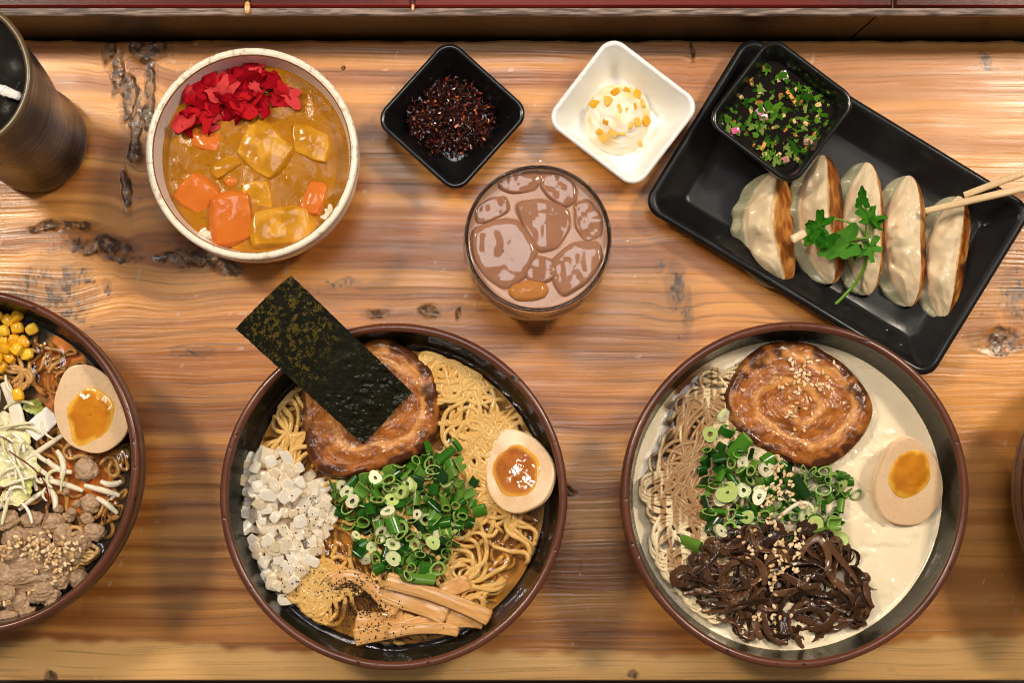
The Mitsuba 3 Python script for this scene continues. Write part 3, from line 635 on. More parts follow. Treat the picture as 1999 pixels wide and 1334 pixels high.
for (cx, cy, sx, sy, nn) in ((690, 1145, 30, 14, 230), (715, 1190, 30, 10, 170), (700, 1215, 40, 22, 110), (620, 1010, 30, 45, 60), (600, 1120, 40, 40, 60), (740, 1235, 60, 14, 60)):
    pep += [(q[0], q[1]) for q in rng.normal((cx, cy), (sx, sy), (nn, 2)) if math.hypot(q[0] - 770, q[1] - 968) < 295]
grains('ground_pepper', pep, pile, .00045, lin(44, 28, 20), 'ground black pepper sprinkled on the bamboo shoots and onion', 'pepper', rng)
# seaweed sheet
def seaweed():
    q = [P(568, 537, .122), P(460, 642, .120), P(709, 868, .0640), P(805, 766, .0660)]
    nu, nv = 110, 56
    u, v = np.meshgrid(np.linspace(0, 1, nu), np.linspace(0, 1, nv), indexing='ij')
    X = ((1 - u) * (1 - v))[..., None] * q[0] + ((1 - u) * v)[..., None] * q[1] + (u * v)[..., None] * q[2] + (u * (1 - v))[..., None] * q[3]
    e = np.array([.002, .004])
    cr = meshkit.fbm(np.stack([u * 16, v * 8, u * 0], -1), 4, 6) - .5
    X[..., 2] += cr * (.0012 + .0050 * np.clip((u - .5) / .5, 0, 1) ** 1.3) + .004 * np.sin(v * 3.1) * (1 - u)
    X[..., 0] += .0009 * (meshkit.fbm(np.stack([u * 60, v * 60, u * 0 + 3], -1), 3, 2) - .5) * ((u < .02) | (u > .98) | (v < .02) | (v > .98))
    V = X.reshape(-1, 3); f = grid_faces(nu, nv)
    uv = np.stack([u, v], -1).reshape(-1, 2)
    # border walls close the thin sheet
    V2 = np.vstack([V, V - [0, 0, .0005]]); n0 = len(V)
    bd = np.r_[np.arange(nv), np.arange(2 * nv - 1, nu * nv, nv), np.arange(nu * nv - 2, (nu - 1) * nv - 1, -1), np.arange((nu - 2) * nv, 0, -nv)]
    w = np.stack([bd, np.roll(bd, -1), np.roll(bd, -1) + n0, bd + n0], -1)
    add('seaweed_sheet', (V2, np.vstack([f, f[:, ::-1] + n0, w])), 'nori', label='dark green seaweed sheet leaning out over the bowl rim', cat='seaweed', uv=np.vstack([uv, uv]), smooth=True)
seaweed()

# ------------------------------------------------------------------ creamy ramen at the right
pile = Pile(B2[0], B2[1], .1, LEVEL - .0042)
LEFT2 = poly_test(crop(1200, 600, .5504, [(40, 700), (60, 480), (130, 330), (260, 200), (420, 110), (500, 110), (430, 250), (370, 420), (340, 560), (350, 760), (280, 900), (270, 1080), (130, 920)]))
noodles('thin_noodles', 'thin straight pale noodles at the left of the creamy soup', 'thin_noodle', 190, pile, B2, RL - .002, LEVEL, .00126, 60, .0012, .026, LEFT2, 12, .0060, turn=.024, straight=.8, bundle=9, step=.0015, swirl=True)
# the same noodles lie just under the soup at the right and lift its surface
rightp = Pile(B2[0], B2[1], .1, LEVEL - .0026)
noodles('', '', None, 75, rightp, B2, RL - .003, LEVEL, .0013, 46, .0015, .022, lambda x, y: x > B2[0] - .01, 15, .0014, turn=.06, straight=.5, bundle=5, emit=False)
relief = LEVEL + .55 * np.clip(rightp.z - LEVEL + .0002, 0, .0016)
relief = gaussian_filter(relief, .9); e2 = gaussian_filter(np.clip(pile.z - LEVEL, 0, .0012), 1.6)
def cream_z(x, y):
    ij = rightp.ij(x, y)
    return np.maximum(relief[ij], LEVEL + .35 * e2[ij]) - .0014 / (1 + np.exp((x - P(1330, 0, .05)[0]) / .006)) + .0004 * (meshkit.fbm(np.stack([x * 160, y * 160, x * 0], -1), 3, 9) - .5) + .0012 * np.exp((np.hypot(x - B2[0], y - B2[1]) - RL) / .0016)
add('creamy_broth', disc(B2[0], B2[1], RL + .0006, 170, 460, cream_z), 'cream_soup', label='creamy pale pork broth around the thin noodles', cat='soup')
np.maximum(pile.z, LEVEL - .0008, out=pile.z)
PORK2 = crop(1200, 600, .5504, [(385, 310), (430, 215), (500, 150), (600, 120), (720, 150), (820, 220), (880, 290), (905, 370), (880, 450), (820, 520), (760, 560), (680, 572), (590, 540), (510, 500), (430, 440), (395, 380)])
meat_slice('round glazed pork slice with sesame in the creamy soup', PORK2, LEVEL + .0015, .0090, 8, pile)
k = egg_half('soy egg half with amber yolk in the creamy soup', 1773, 941, LEVEL + .0125, 92, 67, -104, 21, 60, (18, -4), 47, 'egg_yolk', wedge=.06, seed=2)
pile.put(meshkit.WRITTEN[scene[k + '__white']['filename']][0])
SC2 = crop(1200, 600, .5504, [(305, 540), (340, 430), (420, 480), (560, 545), (700, 585), (830, 575), (845, 640), (800, 720), (800, 770), (680, 825), (470, 840), (325, 790), (310, 650)])
G2 = ('creamy soup', 'scallions in the creamy soup')
scallion_heap(SC2, 108, pile, LEVEL, 33, *G2, dmin=18)
for a, b, kind, s in ((1676, 966, 'ring', .0040), (1640, 1054, 'pale', .0062), (1625, 1020, 'ring', .0045), (1412, 812, 'pale', .0046), (1386, 848, 'pale', .0050), (1418, 842, 'ring', .0050), (1417, 962, 'pale', .0075), (1481, 970, 'pale', .0054),
                      (1458, 1010, 'pale', .0050), (1403, 1038, 'pale', .0044), (1590, 1030, 'pale', .0070), (1348, 1062, 'long', .0052), (1628, 1022, 'strip', .0050), (1646, 930, 'strip', .0060), (1560, 950, 'long', .0050), (1440, 875, 'long', .0056)):
    V, F, c = scallion(rng, kind, s); p = P(a, b, .057); V = pile.drop(V, p[0], p[1], 65, .0006, floor=LEVEL - .0012)
    pale = kind == 'pale'
    add('scallion_piece', (V, F), 'leaf_food', label='pale round scallion slice in the creamy soup' if pale else 'single green scallion piece laid on top in the creamy soup', cat='scallion', group='pale scallion slices in the creamy soup' if pale else G2[1], color=c)
s = spl([P(1527, 1006, .064), P(1548, 990, .066), P(1570, 982, .066), P(1584, 988, .065), P(1588, 1000, .063)], 30)
V, F = tube(s, .0013, .0013, 10); i, j = pile.ij(s[:, 0], s[:, 1]); V[:, 2] += pile.z[i, j].max() + .0010 - s[:, 2].mean()
add('bean_sprout', (V, F), 'wet_food', label='white bean sprout lying on the scallions in the creamy soup', cat='bean sprout', color=lin(226, 214, 186)); pile.put(V)
# wood ear strips
MUSH = crop(1200, 600, .5504, [(265, 960), (340, 860), (480, 810), (640, 800), (740, 830), (820, 910), (870, 1030), (860, 1100), (790, 1145), (640, 1190), (560, 1205), (420, 1130), (310, 1080), (270, 1030)])
mp = Polygon([tuple(P(a, b, .055)[:2]) for a, b in MUSH])
def mushroom(s, w, tw, label, group, col):
    n = len(s); z = pile.at(s[:, 0], s[:, 1]); s = s.copy()
    s[:, 2] = gaussian_filter(maximum_filter(z, 3), 3.5) * .75 + .25 * np.median(z) + .0007 + s[:, 2]
    s[:, 2] = np.clip(s[:, 2], LEVEL - .0006, LEVEL + .014)
    ss = np.linspace(0, 1, n)
    V, F = tube(s, w * (.35 + .65 * np.sin(np.pi * np.clip(ss * .9 + .05, 0, 1)) ** .5), .00055, 10, twist=tw, power=.8)
    add('mushroom_strip', (V, F), 'thin_food', label=label, cat='mushroom', group=group, color=col); pile.put(V)
rng = RNG(77)
for k, (a, b) in enumerate(scatter(MUSH, 190, 18, rng)):
    p = P(a, b, .055)[:2]; h = rng.uniform(0, 6.3); cur = rng.normal(0, .05); pts = []
    for i in range(int(rng.integers(14, 36))):
        cur = cur * .95 + rng.normal(0, .028); h += cur
        if not mp.contains(Point(*p)): h += .35
        p = p + .00125 * np.array([math.cos(h), math.sin(h)]); pts.append([p[0], p[1], 0])
    d = np.hypot(np.array(pts)[:, 0] - B2[0], np.array(pts)[:, 1] - B2[1]).max()
    if d > RL - .004: continue
    s = spl(pts, 34); ss = np.linspace(0, 1, 34)
    s[:, 2] = .0010 * np.sin(ss * rng.uniform(2, 7) + rng.uniform(0, 6))
    wide = rng.uniform(.0015, .0033)
    mushroom(s, wide, rng.normal(0, .5) + np.cumsum(rng.normal(0, .12, 34)), f'{"broad" if wide > .0024 else "thin"} dark brown mushroom strip at the {where(a, b, MUSH)} of the tangle in the creamy soup', 'mushroom strips in the creamy soup', lin(*[(64, 42, 28), (78, 52, 34), (52, 34, 24), (96, 66, 44)][rng.integers(4)]))
lone = [([(1555, 1235), (1562, 1255), (1585, 1272), (1608, 1284)], 'curled mushroom strip end hanging onto the bowl wall'), ([(1685, 1122), (1695, 1128), (1700, 1142), (1715, 1150)], 'small curled mushroom strip out in the open pale soup'),
        ([(1609, 1052), (1630, 1085), (1660, 1120), (1670, 1140)], 'long mushroom strip reaching out beside the pale scallion ring'), ([(1684, 1135), (1690, 1165), (1703, 1186)], 'flat mushroom strip at the right end of the tangle')]
for pts, lab in lone:
    s = spl([P(a, b, .055) * [1, 1, 0] for a, b in pts], 34)
    mushroom(s, .0022, np.linspace(0, .8, 34), lab, None, lin(88, 58, 40))
G3 = 'sesame seeds in the creamy soup'
sp = []
for cx, cy, sx, sy, nn in ((1575, 740, 38, 18, 38), (1552, 795, 14, 36, 16), (1560, 715, 20, 10, 10), (1530, 925, 14, 22, 26), (1522, 960, 20, 12, 18), (1505, 985, 10, 20, 12), (1530, 1065, 26, 30, 56), (1515, 1120, 14, 22, 22), (1490, 1210, 26, 16, 14), (1465, 1060, 14, 16, 8)):
    sp += [tuple(q) for q in rng.normal((cx, cy), (sx, sy), (nn, 2))]
sesame(sp, pile, lambda a, b: 'tan sesame seed sprinkled on the ' + ('round pork slice' if b < 870 else 'scallions' if b < 1010 else 'mushroom strips') + ' in the creamy soup', G3, rng)

# ------------------------------------------------------------------ ramen cut by the left edge
pile = Pile(B3[0], B3[1], .1, LEVEL - .0062)
soup_floor(B3, LEVEL - .0070, 'left_soup_depth', 'soup_base', 'dark soup with orange chilli oil under the corn and pork')
vis = lambda x, y: x > P(-40, 0, .05)[0]
noodles('curly_noodles', 'tan curly noodles at the rim of the bowl with corn', 'left_noodle', 70, pile, B3, RL - .003, LEVEL, .0014, 44, .0016, .02, vis, 13, .0016, turn=.07, straight=.3)
clear_sheet(pile, B3, RL + .0006, LEVEL, 'dark_broth', 'dark_soup', 'dark glossy broth in the bowl with corn', seed=3)
np.maximum(pile.z, LEVEL - .0012, out=pile.z)
k = egg_half('soy egg half with runny yolk beside the corn kernels', 176, 798, LEVEL + .0125, 89, 70, -110, 6, 120, (-12, 2), 50, 'egg_yolk', wedge=.30, seed=3)
pile.put(meshkit.WRITTEN[scene[k + '__white']['filename']][0])
rng = RNG(91)
def mince(px, py, rx, ry, rz, label='crumbly brown minced pork lump in the bowl with corn', group='minced pork lumps'):
    n = 4 if rx > 26 else 3
    m = trimesh.creation.icosphere(5 if rx > 26 else 4); V = np.array(m.vertices)
    d = meshkit.fbm(V * 1.7 + rng.uniform(0, 50), 4, 2) - .5; e = meshkit.fbm(V * 5 * max(1, rx / 25) + rng.uniform(0, 50), 3, 3) - .5
    V = V * (1 + .75 * d + .22 * e)[:, None] * [L(rx, .055), L(ry, .055), rz]
    V = V @ rotm(rng.uniform(-.4, .4)).T
    p = P(px, py, .056); V = pile.drop(V, p[0], p[1], 45, rz * .35, floor=LEVEL - rz * .8)
    add('minced_pork', (V, np.array(m.faces)), 'pork_mince', label=label, cat='pork', group=group)
mince(48, 1112, 66, 40, .0065, 'largest flat minced pork lump strewn with sesame', None)
for q in ((85, 1155, 32, 24), (30, 1178, 26, 22), (164, 916, 22, 24), (172, 984, 19, 18), (166, 1013, 13, 11), (180, 1040, 22, 16), (150, 1062, 24, 22), (139, 1086, 20, 18), (116, 1130, 20, 20), (146, 1130, 19, 17), (118, 1044, 20, 22), (96, 1022, 26, 20),
          (66, 1052, 30, 24), (25, 1052, 26, 22), (8, 1018, 26, 18), (10, 1160, 20, 18), (55, 1200, 24, 14), (12, 1208, 26, 16), (104, 1080, 20, 16), (60, 1015, 22, 16), (130, 1010, 12, 10), (110, 995, 9, 8), (138, 1000, 9, 9), (120, 1100, 18, 14), (100, 1180, 16, 11), (20, 1085, 20, 16), (124, 960, 8, 7), (148, 985, 8, 8)):
    mince(*q, .0026 + .00009 * q[2], f'{"small" if q[2] < 15 else "brown"} minced pork lump at the {where(q[0], q[1], [(0, 960), (185, 960), (185, 1210), (0, 1210)])} of the pork heap in the left bowl')
# pale sprouts and cabbage
def sprout(pts, r, col=(226, 214, 188), lift=0.0, label='pale bean sprout in the pile in the bowl with corn'):
    s = spl([P(a, b, .058) for a, b in pts], 24); z = pile.at(s[:, 0], s[:, 1]); s[:, 2] = gaussian_filter(z, 5) * .5 + .5 * np.percentile(z, 70) + r + lift
    ss = np.linspace(0, 1, 24); V, F = tube(s, r * (.75 + .35 * np.sin(np.pi * ss)), None, 10)
    add('bean_sprout', (V, F), 'wet_food', label=label, cat='bean sprout', group='bean sprouts in the bowl with corn', color=lin(*col)); pile.put(V)
for pts in ([(50, 893), (82, 872), (114, 852)], [(78, 938), (112, 944), (147, 956)], [(50, 905), (72, 918), (92, 932)], [(166, 950), (196, 958), (222, 966)], [(86, 955), (98, 968), (101, 990)], [(36, 992), (60, 972), (78, 962)], [(-20, 1000), (10, 975), (34, 955)],
            [(20, 890), (45, 915), (60, 950)], [(-5, 940), (20, 925), (48, 930)], [(40, 860), (70, 890), (95, 905)], [(5, 985), (15, 955), (10, 930)], [(92, 900), (110, 915), (130, 920)], [(108, 885), (118, 905), (116, 930)], [(190, 975), (205, 985), (222, 1000)], [(195, 940), (212, 945), (228, 940)]):
    c0 = np.mean(pts, 0); sprout([tuple(c0 + 1.25 * (np.array(q) - c0)) for q in pts], rng.uniform(.0014, .0020))
def leaf_sheet(px, py, rx, ry, az, label, col, tint, ruff=.004, lift=.0):
    nu, nv = 46, 30; u, v = np.meshgrid(np.linspace(-1, 1, nu), np.linspace(-1, 1, nv), indexing='ij')
    k = 1 + .16 * (meshkit.noise(np.stack([np.arctan2(v, u) * 3, u * 0, u * 0 + px], -1), 2) - .5) * 2
    q = np.sqrt(np.clip(1 - v ** 2 * .45, 0, 1)), np.sqrt(np.clip(1 - u ** 2 * .45, 0, 1))
    X, Y = u * q[0] * L(rx, .06) * k, v * q[1] * L(ry, .06) * k
    Z = ruff * (meshkit.fbm(np.stack([u * 2.4 + px, v * 2.4, u * 0], -1), 4, 5) - .5) * (.5 + 1.2 * (u ** 2 + v ** 2)) + .0025 * u ** 2
    V = np.stack([X, Y, Z], -1).reshape(-1, 3)
    t = np.clip((u + 1) / 2 + .5 * (meshkit.fbm(np.stack([u * 4 + px, v * 4, u * 0], -1), 3, 3) - .5), 0, 1).reshape(-1, 1)
    c = lin(*col) * (1 - t) + lin(*tint) * t
    V = V @ rotm(math.radians(-az)).T; p = P(px, py, .062); V = pile.drop(V, p[0], p[1], 80, .0005) + [0, 0, lift]
    V2 = np.vstack([V, V - [0, 0, .0008]]); f = grid_faces(nu, nv); n0 = len(V)
    bd = np.r_[np.arange(nv), np.arange(2 * nv - 1, nu * nv, nv), np.arange(nu * nv - 2, (nu - 1) * nv - 1, -1), np.arange((nu - 2) * nv, 0, -nv)]
    w = np.stack([bd, np.roll(bd, -1), np.roll(bd, -1) + n0, bd + n0], -1)
    add('cabbage_piece', (V2, np.vstack([f, f[:, ::-1] + n0, w])), 'wet_food', label=label, cat='cabbage', color=np.vstack([c, c]))
leaf_sheet(12, 905, 40, 56, 80, 'wide pale cabbage leaf at the left edge, lowest of the pile', (232, 222, 190), (206, 208, 140))
leaf_sheet(28, 962, 34, 22, -30, 'yellowish cabbage shred above the minced pork', (228, 218, 176), (196, 196, 110))
leaf_sheet(18, 845, 44, 30, 60, 'crumpled cream cabbage leaf under the white stem', (232, 220, 184), (222, 216, 160))
leaf_sheet(56, 792, 20, 16, 20, 'frilly green cabbage tip below the corn', (206, 210, 150), (150, 176, 88), .006)
V, F = rbox((L(62, .06), L(40, .06), .0032), .25, 3, .0005, 150, 4); V[:, 2] += 9 * V[:, 0] ** 2
V = V @ rotm(math.radians(42)).T; p = P(72, 826, .062); V = pile.drop(V, p[0], p[1], 80, .0004)
add('cabbage_piece', (V, F), 'wet_food', label='thick white cabbage stem square beside the egg', cat='cabbage', color=lin(230, 224, 214))
s = spl([P(2, 745, .06), P(14, 775, .062), P(24, 805, .062), P(26, 835, .06)], 30); z = pile.at(s[:, 0], s[:, 1]); s[:, 2] = np.percentile(z, 80) + .0016
V, F = tube(s, np.linspace(.0028, .0050, 30), .0014, 14, power=.7)
add('cabbage_piece', (V, F), 'wet_food', label='long white cabbage stem strip below the corn kernels', cat='cabbage', color=lin(228, 214, 196)); pile.put(V)
SHRED = [(-10, 760), (30, 760), (60, 800), (110, 850), (125, 900), (120, 950), (80, 1000), (20, 1005), (-10, 990)]
for a, b in scatter(SHRED, 22, 16, rng):
    h = rng.uniform(0, 6.3); n = rng.uniform(16, 36); bend = rng.normal(0, .35); pts = [(a + n * u * math.cos(h + bend * u), b + n * u * math.sin(h + bend * u)) for u in (-1, -.3, .4, 1)]
    sprout(pts, rng.uniform(.0007, .0012), [(230, 222, 196), (222, 216, 176), (236, 228, 212), (214, 206, 160)][rng.integers(4)], label=f'thin pale shred at the {where(a, b, SHRED)} of the sprout pile in the left bowl')
for a, b in ((10, 624), (29, 639), (58, 641), (24, 664), (44, 667), (2, 665), (17, 698), (51, 691), (5, 646), (12, 681), (1, 716), (38, 771), (-12, 640), (-14, 690), (30, 616), (-10, 615), (36, 682), (-4, 702)):
    V, F = rbox((.0074, .0062, .0050), .62, 3, .0004, 160, int(a + b)); V[:, 1] *= 1 + 30 * V[:, 0]
    V = V @ rotm(rng.uniform(0, 6.3), rng.normal(0, .4), rng.uniform(0, 6.3)).T; p = P(a, b, .056); V = pile.drop(V, p[0], p[1], 70, .0004, floor=LEVEL - .002)
    add('corn_kernel', (V, F), 'wet_food', label='yellow corn kernel at the top of the left bowl', cat='corn', group='corn kernels in the left bowl', color=lin(*[(232, 178, 40), (240, 192, 60), (222, 160, 30)][rng.integers(3)]))
for pts, lab in (([(11, 880), (50, 908), (83, 952), (85, 977), (72, 1027)], 'long dark red chilli thread curving over the sprouts'), ([(-5, 852), (6, 858), (16, 864)], 'short red chilli thread on the cream cabbage leaf'), ([(-8, 950), (2, 953), (9, 957)], 'short red chilli thread beside the yellowish cabbage')):
    s = spl([P(a, b, .064) for a, b in pts], 50); z = pile.at(s[:, 0], s[:, 1]); s[:, 2] = gaussian_filter(maximum_filter(z, 5), 4) + .0009
    V, F = tube(s, .00045, .0003, 6); add('chilli_thread', (V, F), 'wet_food', label=lab, cat='chilli thread', color=lin(96, 18, 10))
sp = []
for cx, cy, sx, sy, nn in ((60, 1065, 30, 14, 50), (85, 1085, 24, 14, 36), (20, 1072, 16, 10, 16), (125, 1110, 16, 18, 26), (30, 1195, 24, 16, 40), (70, 1170, 30, 18, 20), (135, 1065, 18, 12, 12), (110, 1150, 14, 12, 12)):
    sp += [q for q in (tuple(x) for x in rng.normal((cx, cy), (sx, sy), (nn, 2))) if q[0] > -10 and math.hypot(q[0] + 60, q[1] - 906) < 286]
sesame(sp, pile, lambda a, b: f'sesame seed at the {where(a, b, [(0, 1020), (150, 1020), (150, 1220), (0, 1220)])} of the minced pork in the left bowl', 'sesame seeds in the left bowl', rng)
soup_floor(B4, LEVEL, 'soy_sauce', 'dark_broth', 'dark broth in the bowl outside the right edge')

# ------------------------------------------------------------------ bowl of curry
cc = P(491, 299, .065); RC = L(208, .065)
k = thing('curry_bowl', 'cream glazed bowl with a speckled brown-edged rim holding the curry', 'bowl')
out = np.vstack([[[.001, .002], [.030, .002], [.033, .0005], [.035, .003]], smooth_prof([[.0355, .005], [.047, .010], [.058, .022], [.0632, .038], [.0652, .052], [RC, .0610]], 26)])
add('outer_wall', lathe(out, 140, cc[0], cc[1]), 'cream_glaze', k, smooth=35)
a = np.radians(np.linspace(-30, 120, 16)); rim = np.vstack([np.c_[RC - .0022 + .0022 * np.cos(a), .0628 + .0022 * np.sin(a)], [[RC - .0042, .0642]]])
add('rim', lathe(rim, 180, cc[0], cc[1]), 'cream_rim', k)
add('rim_line', lathe(np.array([[RC - .0041, .06425], [RC - .0046, .0638], [RC - .0049, .0631]]), 180, cc[0], cc[1]), 'brown_line', k)
inn = smooth_prof([[RC - .0048, .0632], [.0598, .057], [.0583, .049], [.052, .031], [.034, .014], [.001, .010]], 30)
add('inner_wall', lathe(inn, 140, cc[0], cc[1]), 'cream_glaze', k)
LC = .0495
CR = lambda pts: crop(260, 60, .35243, pts)
CHUNK = [('carrot', 401, 272, 56, 40, 10, .5, 'half sunk carrot chunk next to the red ginger'), ('carrot', 388, 378, 62, 58, 35, 2.6, 'orange carrot chunk left of the biggest carrot'), ('carrot', 448, 428, 74, 92, -8, 4.6, 'biggest bright orange carrot chunk low in the curry'),
         ('carrot', 614, 386, 40, 58, 20, 2.2, 'small carrot chunk near the right wall of the curry bowl'), ('carrot', 453, 352, 22, 26, 40, .3, 'tiny carrot corner showing between the potatoes'),
         ('potato', 520, 292, 88, 72, 40, 3.0, 'large potato chunk in the middle of the curry'), ('potato', 610, 284, 72, 60, 15, 1.6, 'curry coated potato chunk at the upper right'), ('potato', 441, 325, 56, 26, -32, 1.2, 'narrow yellow potato piece left of the middle'),
         ('potato', 503, 388, 52, 56, -5, 1.8, 'yellow potato piece right of the biggest carrot'), ('potato', 553, 444, 118, 64, -6, 4.0, 'long potato chunk lowest in the curry'), ('potato', 502, 348, 52, 20, -12, .5, 'thin potato sliver below the large middle potato'),
         ('potato', 425, 295, 34, 40, 20, -.4, 'sunken potato lump left of the large middle potato'), ('potato', 580, 350, 40, 34, 20, -.6, 'sunken potato lump above the small carrot')]
rng = RNG(8)
cl = P(500, 309, LC)
bumps = []
for kind, px, py, w, h, az, z, lab in CHUNK:
    p = P(px, py, LC); hgt = .011
    V, F = rbox((L(w, LC) * 1.06, L(h, LC) * 1.06, hgt), .52, 4, .0018, 70, int(px), .12, rng)
    V = V @ rotm(math.radians(-az), rng.normal(0, .12), rng.uniform(0, 6)).T + [p[0], p[1], LC + (z + .9) * .001 * 1.05 - hgt * .5 + .0006]
    add(kind + '_chunk', (V, F), kind, label=lab, cat=kind, smooth=True)
    bumps.append((p[0], p[1], L(w + h, LC) / 4, z))
pg_rice = [P(404, 462, LC), P(432, 476, LC), P(640, 424, LC)]
def curry_z(x, y):
    z = LC + .0020 * (meshkit.fbm(np.stack([x * 55, y * 55, x * 0 + 2], -1), 3, 5) - .5) + .0003 * (meshkit.fbm(np.stack([x * 200, y * 200, x * 0], -1), 2, 6) - .5)
    for bx, by, br, bz in bumps: z = z + (.0012 if bz < 2.7 else .0016) * np.exp(-(((x - bx) ** 2 + (y - by) ** 2) / (br * 1.5) ** 2) ** 1.5)
    for q in pg_rice: z = z - .004 * np.exp(-((x - q[0]) ** 2 + (y - q[1]) ** 2) / (2 * .0045 ** 2))
    return z - .0006 * np.exp((np.hypot(x - cc[0], y - cc[1]) - .0583) / .002)
add('curry_sauce', disc(cc[0], cc[1], .0590, 130, 330, curry_z), 'curry_roux', label='glossy mustard-brown curry sauce coating the chunks', cat='curry')
m = trimesh.creation.icosphere(2)
for k in range(34):
    q = pg_rice[0 if k < 12 else 1 if k < 24 else 2]; V = np.array(m.vertices) * [.0031, .0012, .0012]
    x, y = q[0] + rng.normal(0, .0040), q[1] + rng.normal(0, .0030)
    dd = np.hypot(x - cc[0], y - cc[1]); x, y = cc[0] + (x - cc[0]) * min(1, .0555 / dd), cc[1] + (y - cc[1]) * min(1, .0555 / dd)
    V = V @ rotm(rng.uniform(0, 6.3), rng.normal(0, .3), 0).T + [x, y, float(curry_z(np.array([x]), np.array([y]))[0]) + .0004]
    add('rice_grain', (V, np.array(m.faces)), 'soft_food', label='white rice grain peeking out at the lower rim of the curry', cat='rice', group='rice grains in the curry', color=lin(232, 220, 196))
pile = Pile(cc[0], cc[1], .07, LC + .0004)
GING = CR([(230, 490), (290, 360), (400, 250), (520, 190), (640, 165), (780, 200), (800, 270), (850, 320), (890, 370), (800, 380), (740, 430), (620, 470), (480, 480), (430, 520), (290, 545)])
def ginger(px, py, size, az, tilt, label, group):
    nu, nv = 22, 16; u, v = np.meshgrid(np.linspace(-1, 1, nu), np.linspace(-1, 1, nv), indexing='ij')
    q = np.sqrt(1 - v ** 2 * .45), np.sqrt(1 - u ** 2 * .45)
    k = 1 + .3 * (meshkit.noise(np.stack([np.arctan2(v, u) * 2 + px, u * 0, u * 0 + py], -1), 2) - .5) * 2 * (u ** 2 + v ** 2)
    cu, cv = rng.uniform(-1.5, 1.5), rng.uniform(-.8, .8)
    X, Y = u * q[0] * size * k, v * q[1] * size * .72 * k
    Z = (cu * u ** 2 + cv * v ** 2 + rng.uniform(-.6, .6) * u * v) * size * .45 + .0022 * (meshkit.fbm(np.stack([u * 1.5 + px, v * 1.5, u * 0], -1), 3, 5) - .5)
    V = np.stack([X, Y, Z], -1).reshape(-1, 3) @ rotm(az, tilt, rng.uniform(0, 6.3)).T
    p = P(px, py, .055); V = pile.drop(V, p[0], p[1], 62, .0006)
    V2 = np.vstack([V, V - [0, 0, .0006]]); f = grid_faces(nu, nv); n0 = len(V)
    bd = np.r_[np.arange(nv), np.arange(2 * nv - 1, nu * nv, nv), np.arange(nu * nv - 2, (nu - 1) * nv - 1, -1), np.arange((nu - 2) * nv, 0, -nv)]
    w = np.stack([bd, np.roll(bd, -1), np.roll(bd, -1) + n0, bd + n0], -1)
    add('pickled_ginger', (V2, np.vstack([f, f[:, ::-1] + n0, w])), 'red_leaf', label=label, cat='ginger', group=group, color=lin(*[(208, 36, 46), (188, 24, 38), (226, 78, 80), (168, 18, 32)][rng.integers(4)]))
for a, b in scatter(GING, 66, 20, rng):
    ginger(a, b, rng.uniform(.0042, .0082), rng.uniform(0, 6.3), abs(rng.normal(0, .5)), f'red pickled ginger flake at the {where(a, b, GING)} of the heap on the curry', 'red pickled ginger heap')
for a, b, lab in ((358, 240, 'round red ginger disc lowest at the left of the heap'), (404, 232, 'pinkish ginger flake at the lower edge of the heap'), (566, 184, 'red ginger flake farthest right, apart from the heap')):
    ginger(a, b, .0076, rng.uniform(0, 6), .15, lab, None)

# ------------------------------------------------------------------ square dishes and the plate
def rr(hx, hy, r, z, n=14):
    t = np.linspace(0, math.pi / 2, n); pts = []
    for sx, sy, a0 in ((1, 1, 0), (-1, 1, math.pi / 2), (-1, -1, math.pi), (1, -1, 1.5 * math.pi)):
        pts.append(np.stack([sx * (hx - r) + r * np.cos(t + a0), sy * (hy - r) + r * np.sin(t + a0)], -1))
    p = np.vstack(pts); out = []
    for i in range(len(p)):   # straight sides get points of their own
        q = p[(i + 1) % len(p)]; out.append(p[i])
        if np.linalg.norm(q - p[i]) > r * .5: out += [p[i] * (1 - w) + q * w for w in np.linspace(0, 1, 14)[1:-1]]
    return np.c_[np.array(out), np.full(len(out), z)]
def loft(secs, c, ang, first=True, last=True):
    R = [rr(*q) for q in secs]; n = len(R[0])
    V = np.vstack(R)
    V = np.vstack([V, [[0, 0, secs[0][3]], [0, 0, secs[-1][3]]]])
    F = grid_faces(len(secs), n, True); F = np.vstack([F[:, [0, 1, 2]], F[:, [0, 2, 3]]])
    i = np.arange(n); a, b = len(V) - 2, len(V) - 1; o = (len(secs) - 1) * n
    if first: F = np.vstack([F, np.stack([i * 0 + a, (i + 1) % n, i], 1)])
    if last: F = np.vstack([F, np.stack([i * 0 + b, o + i, o + (i + 1) % n], 1)])
    V = V @ rotm(math.radians(-ang)).T + c
    return V, F
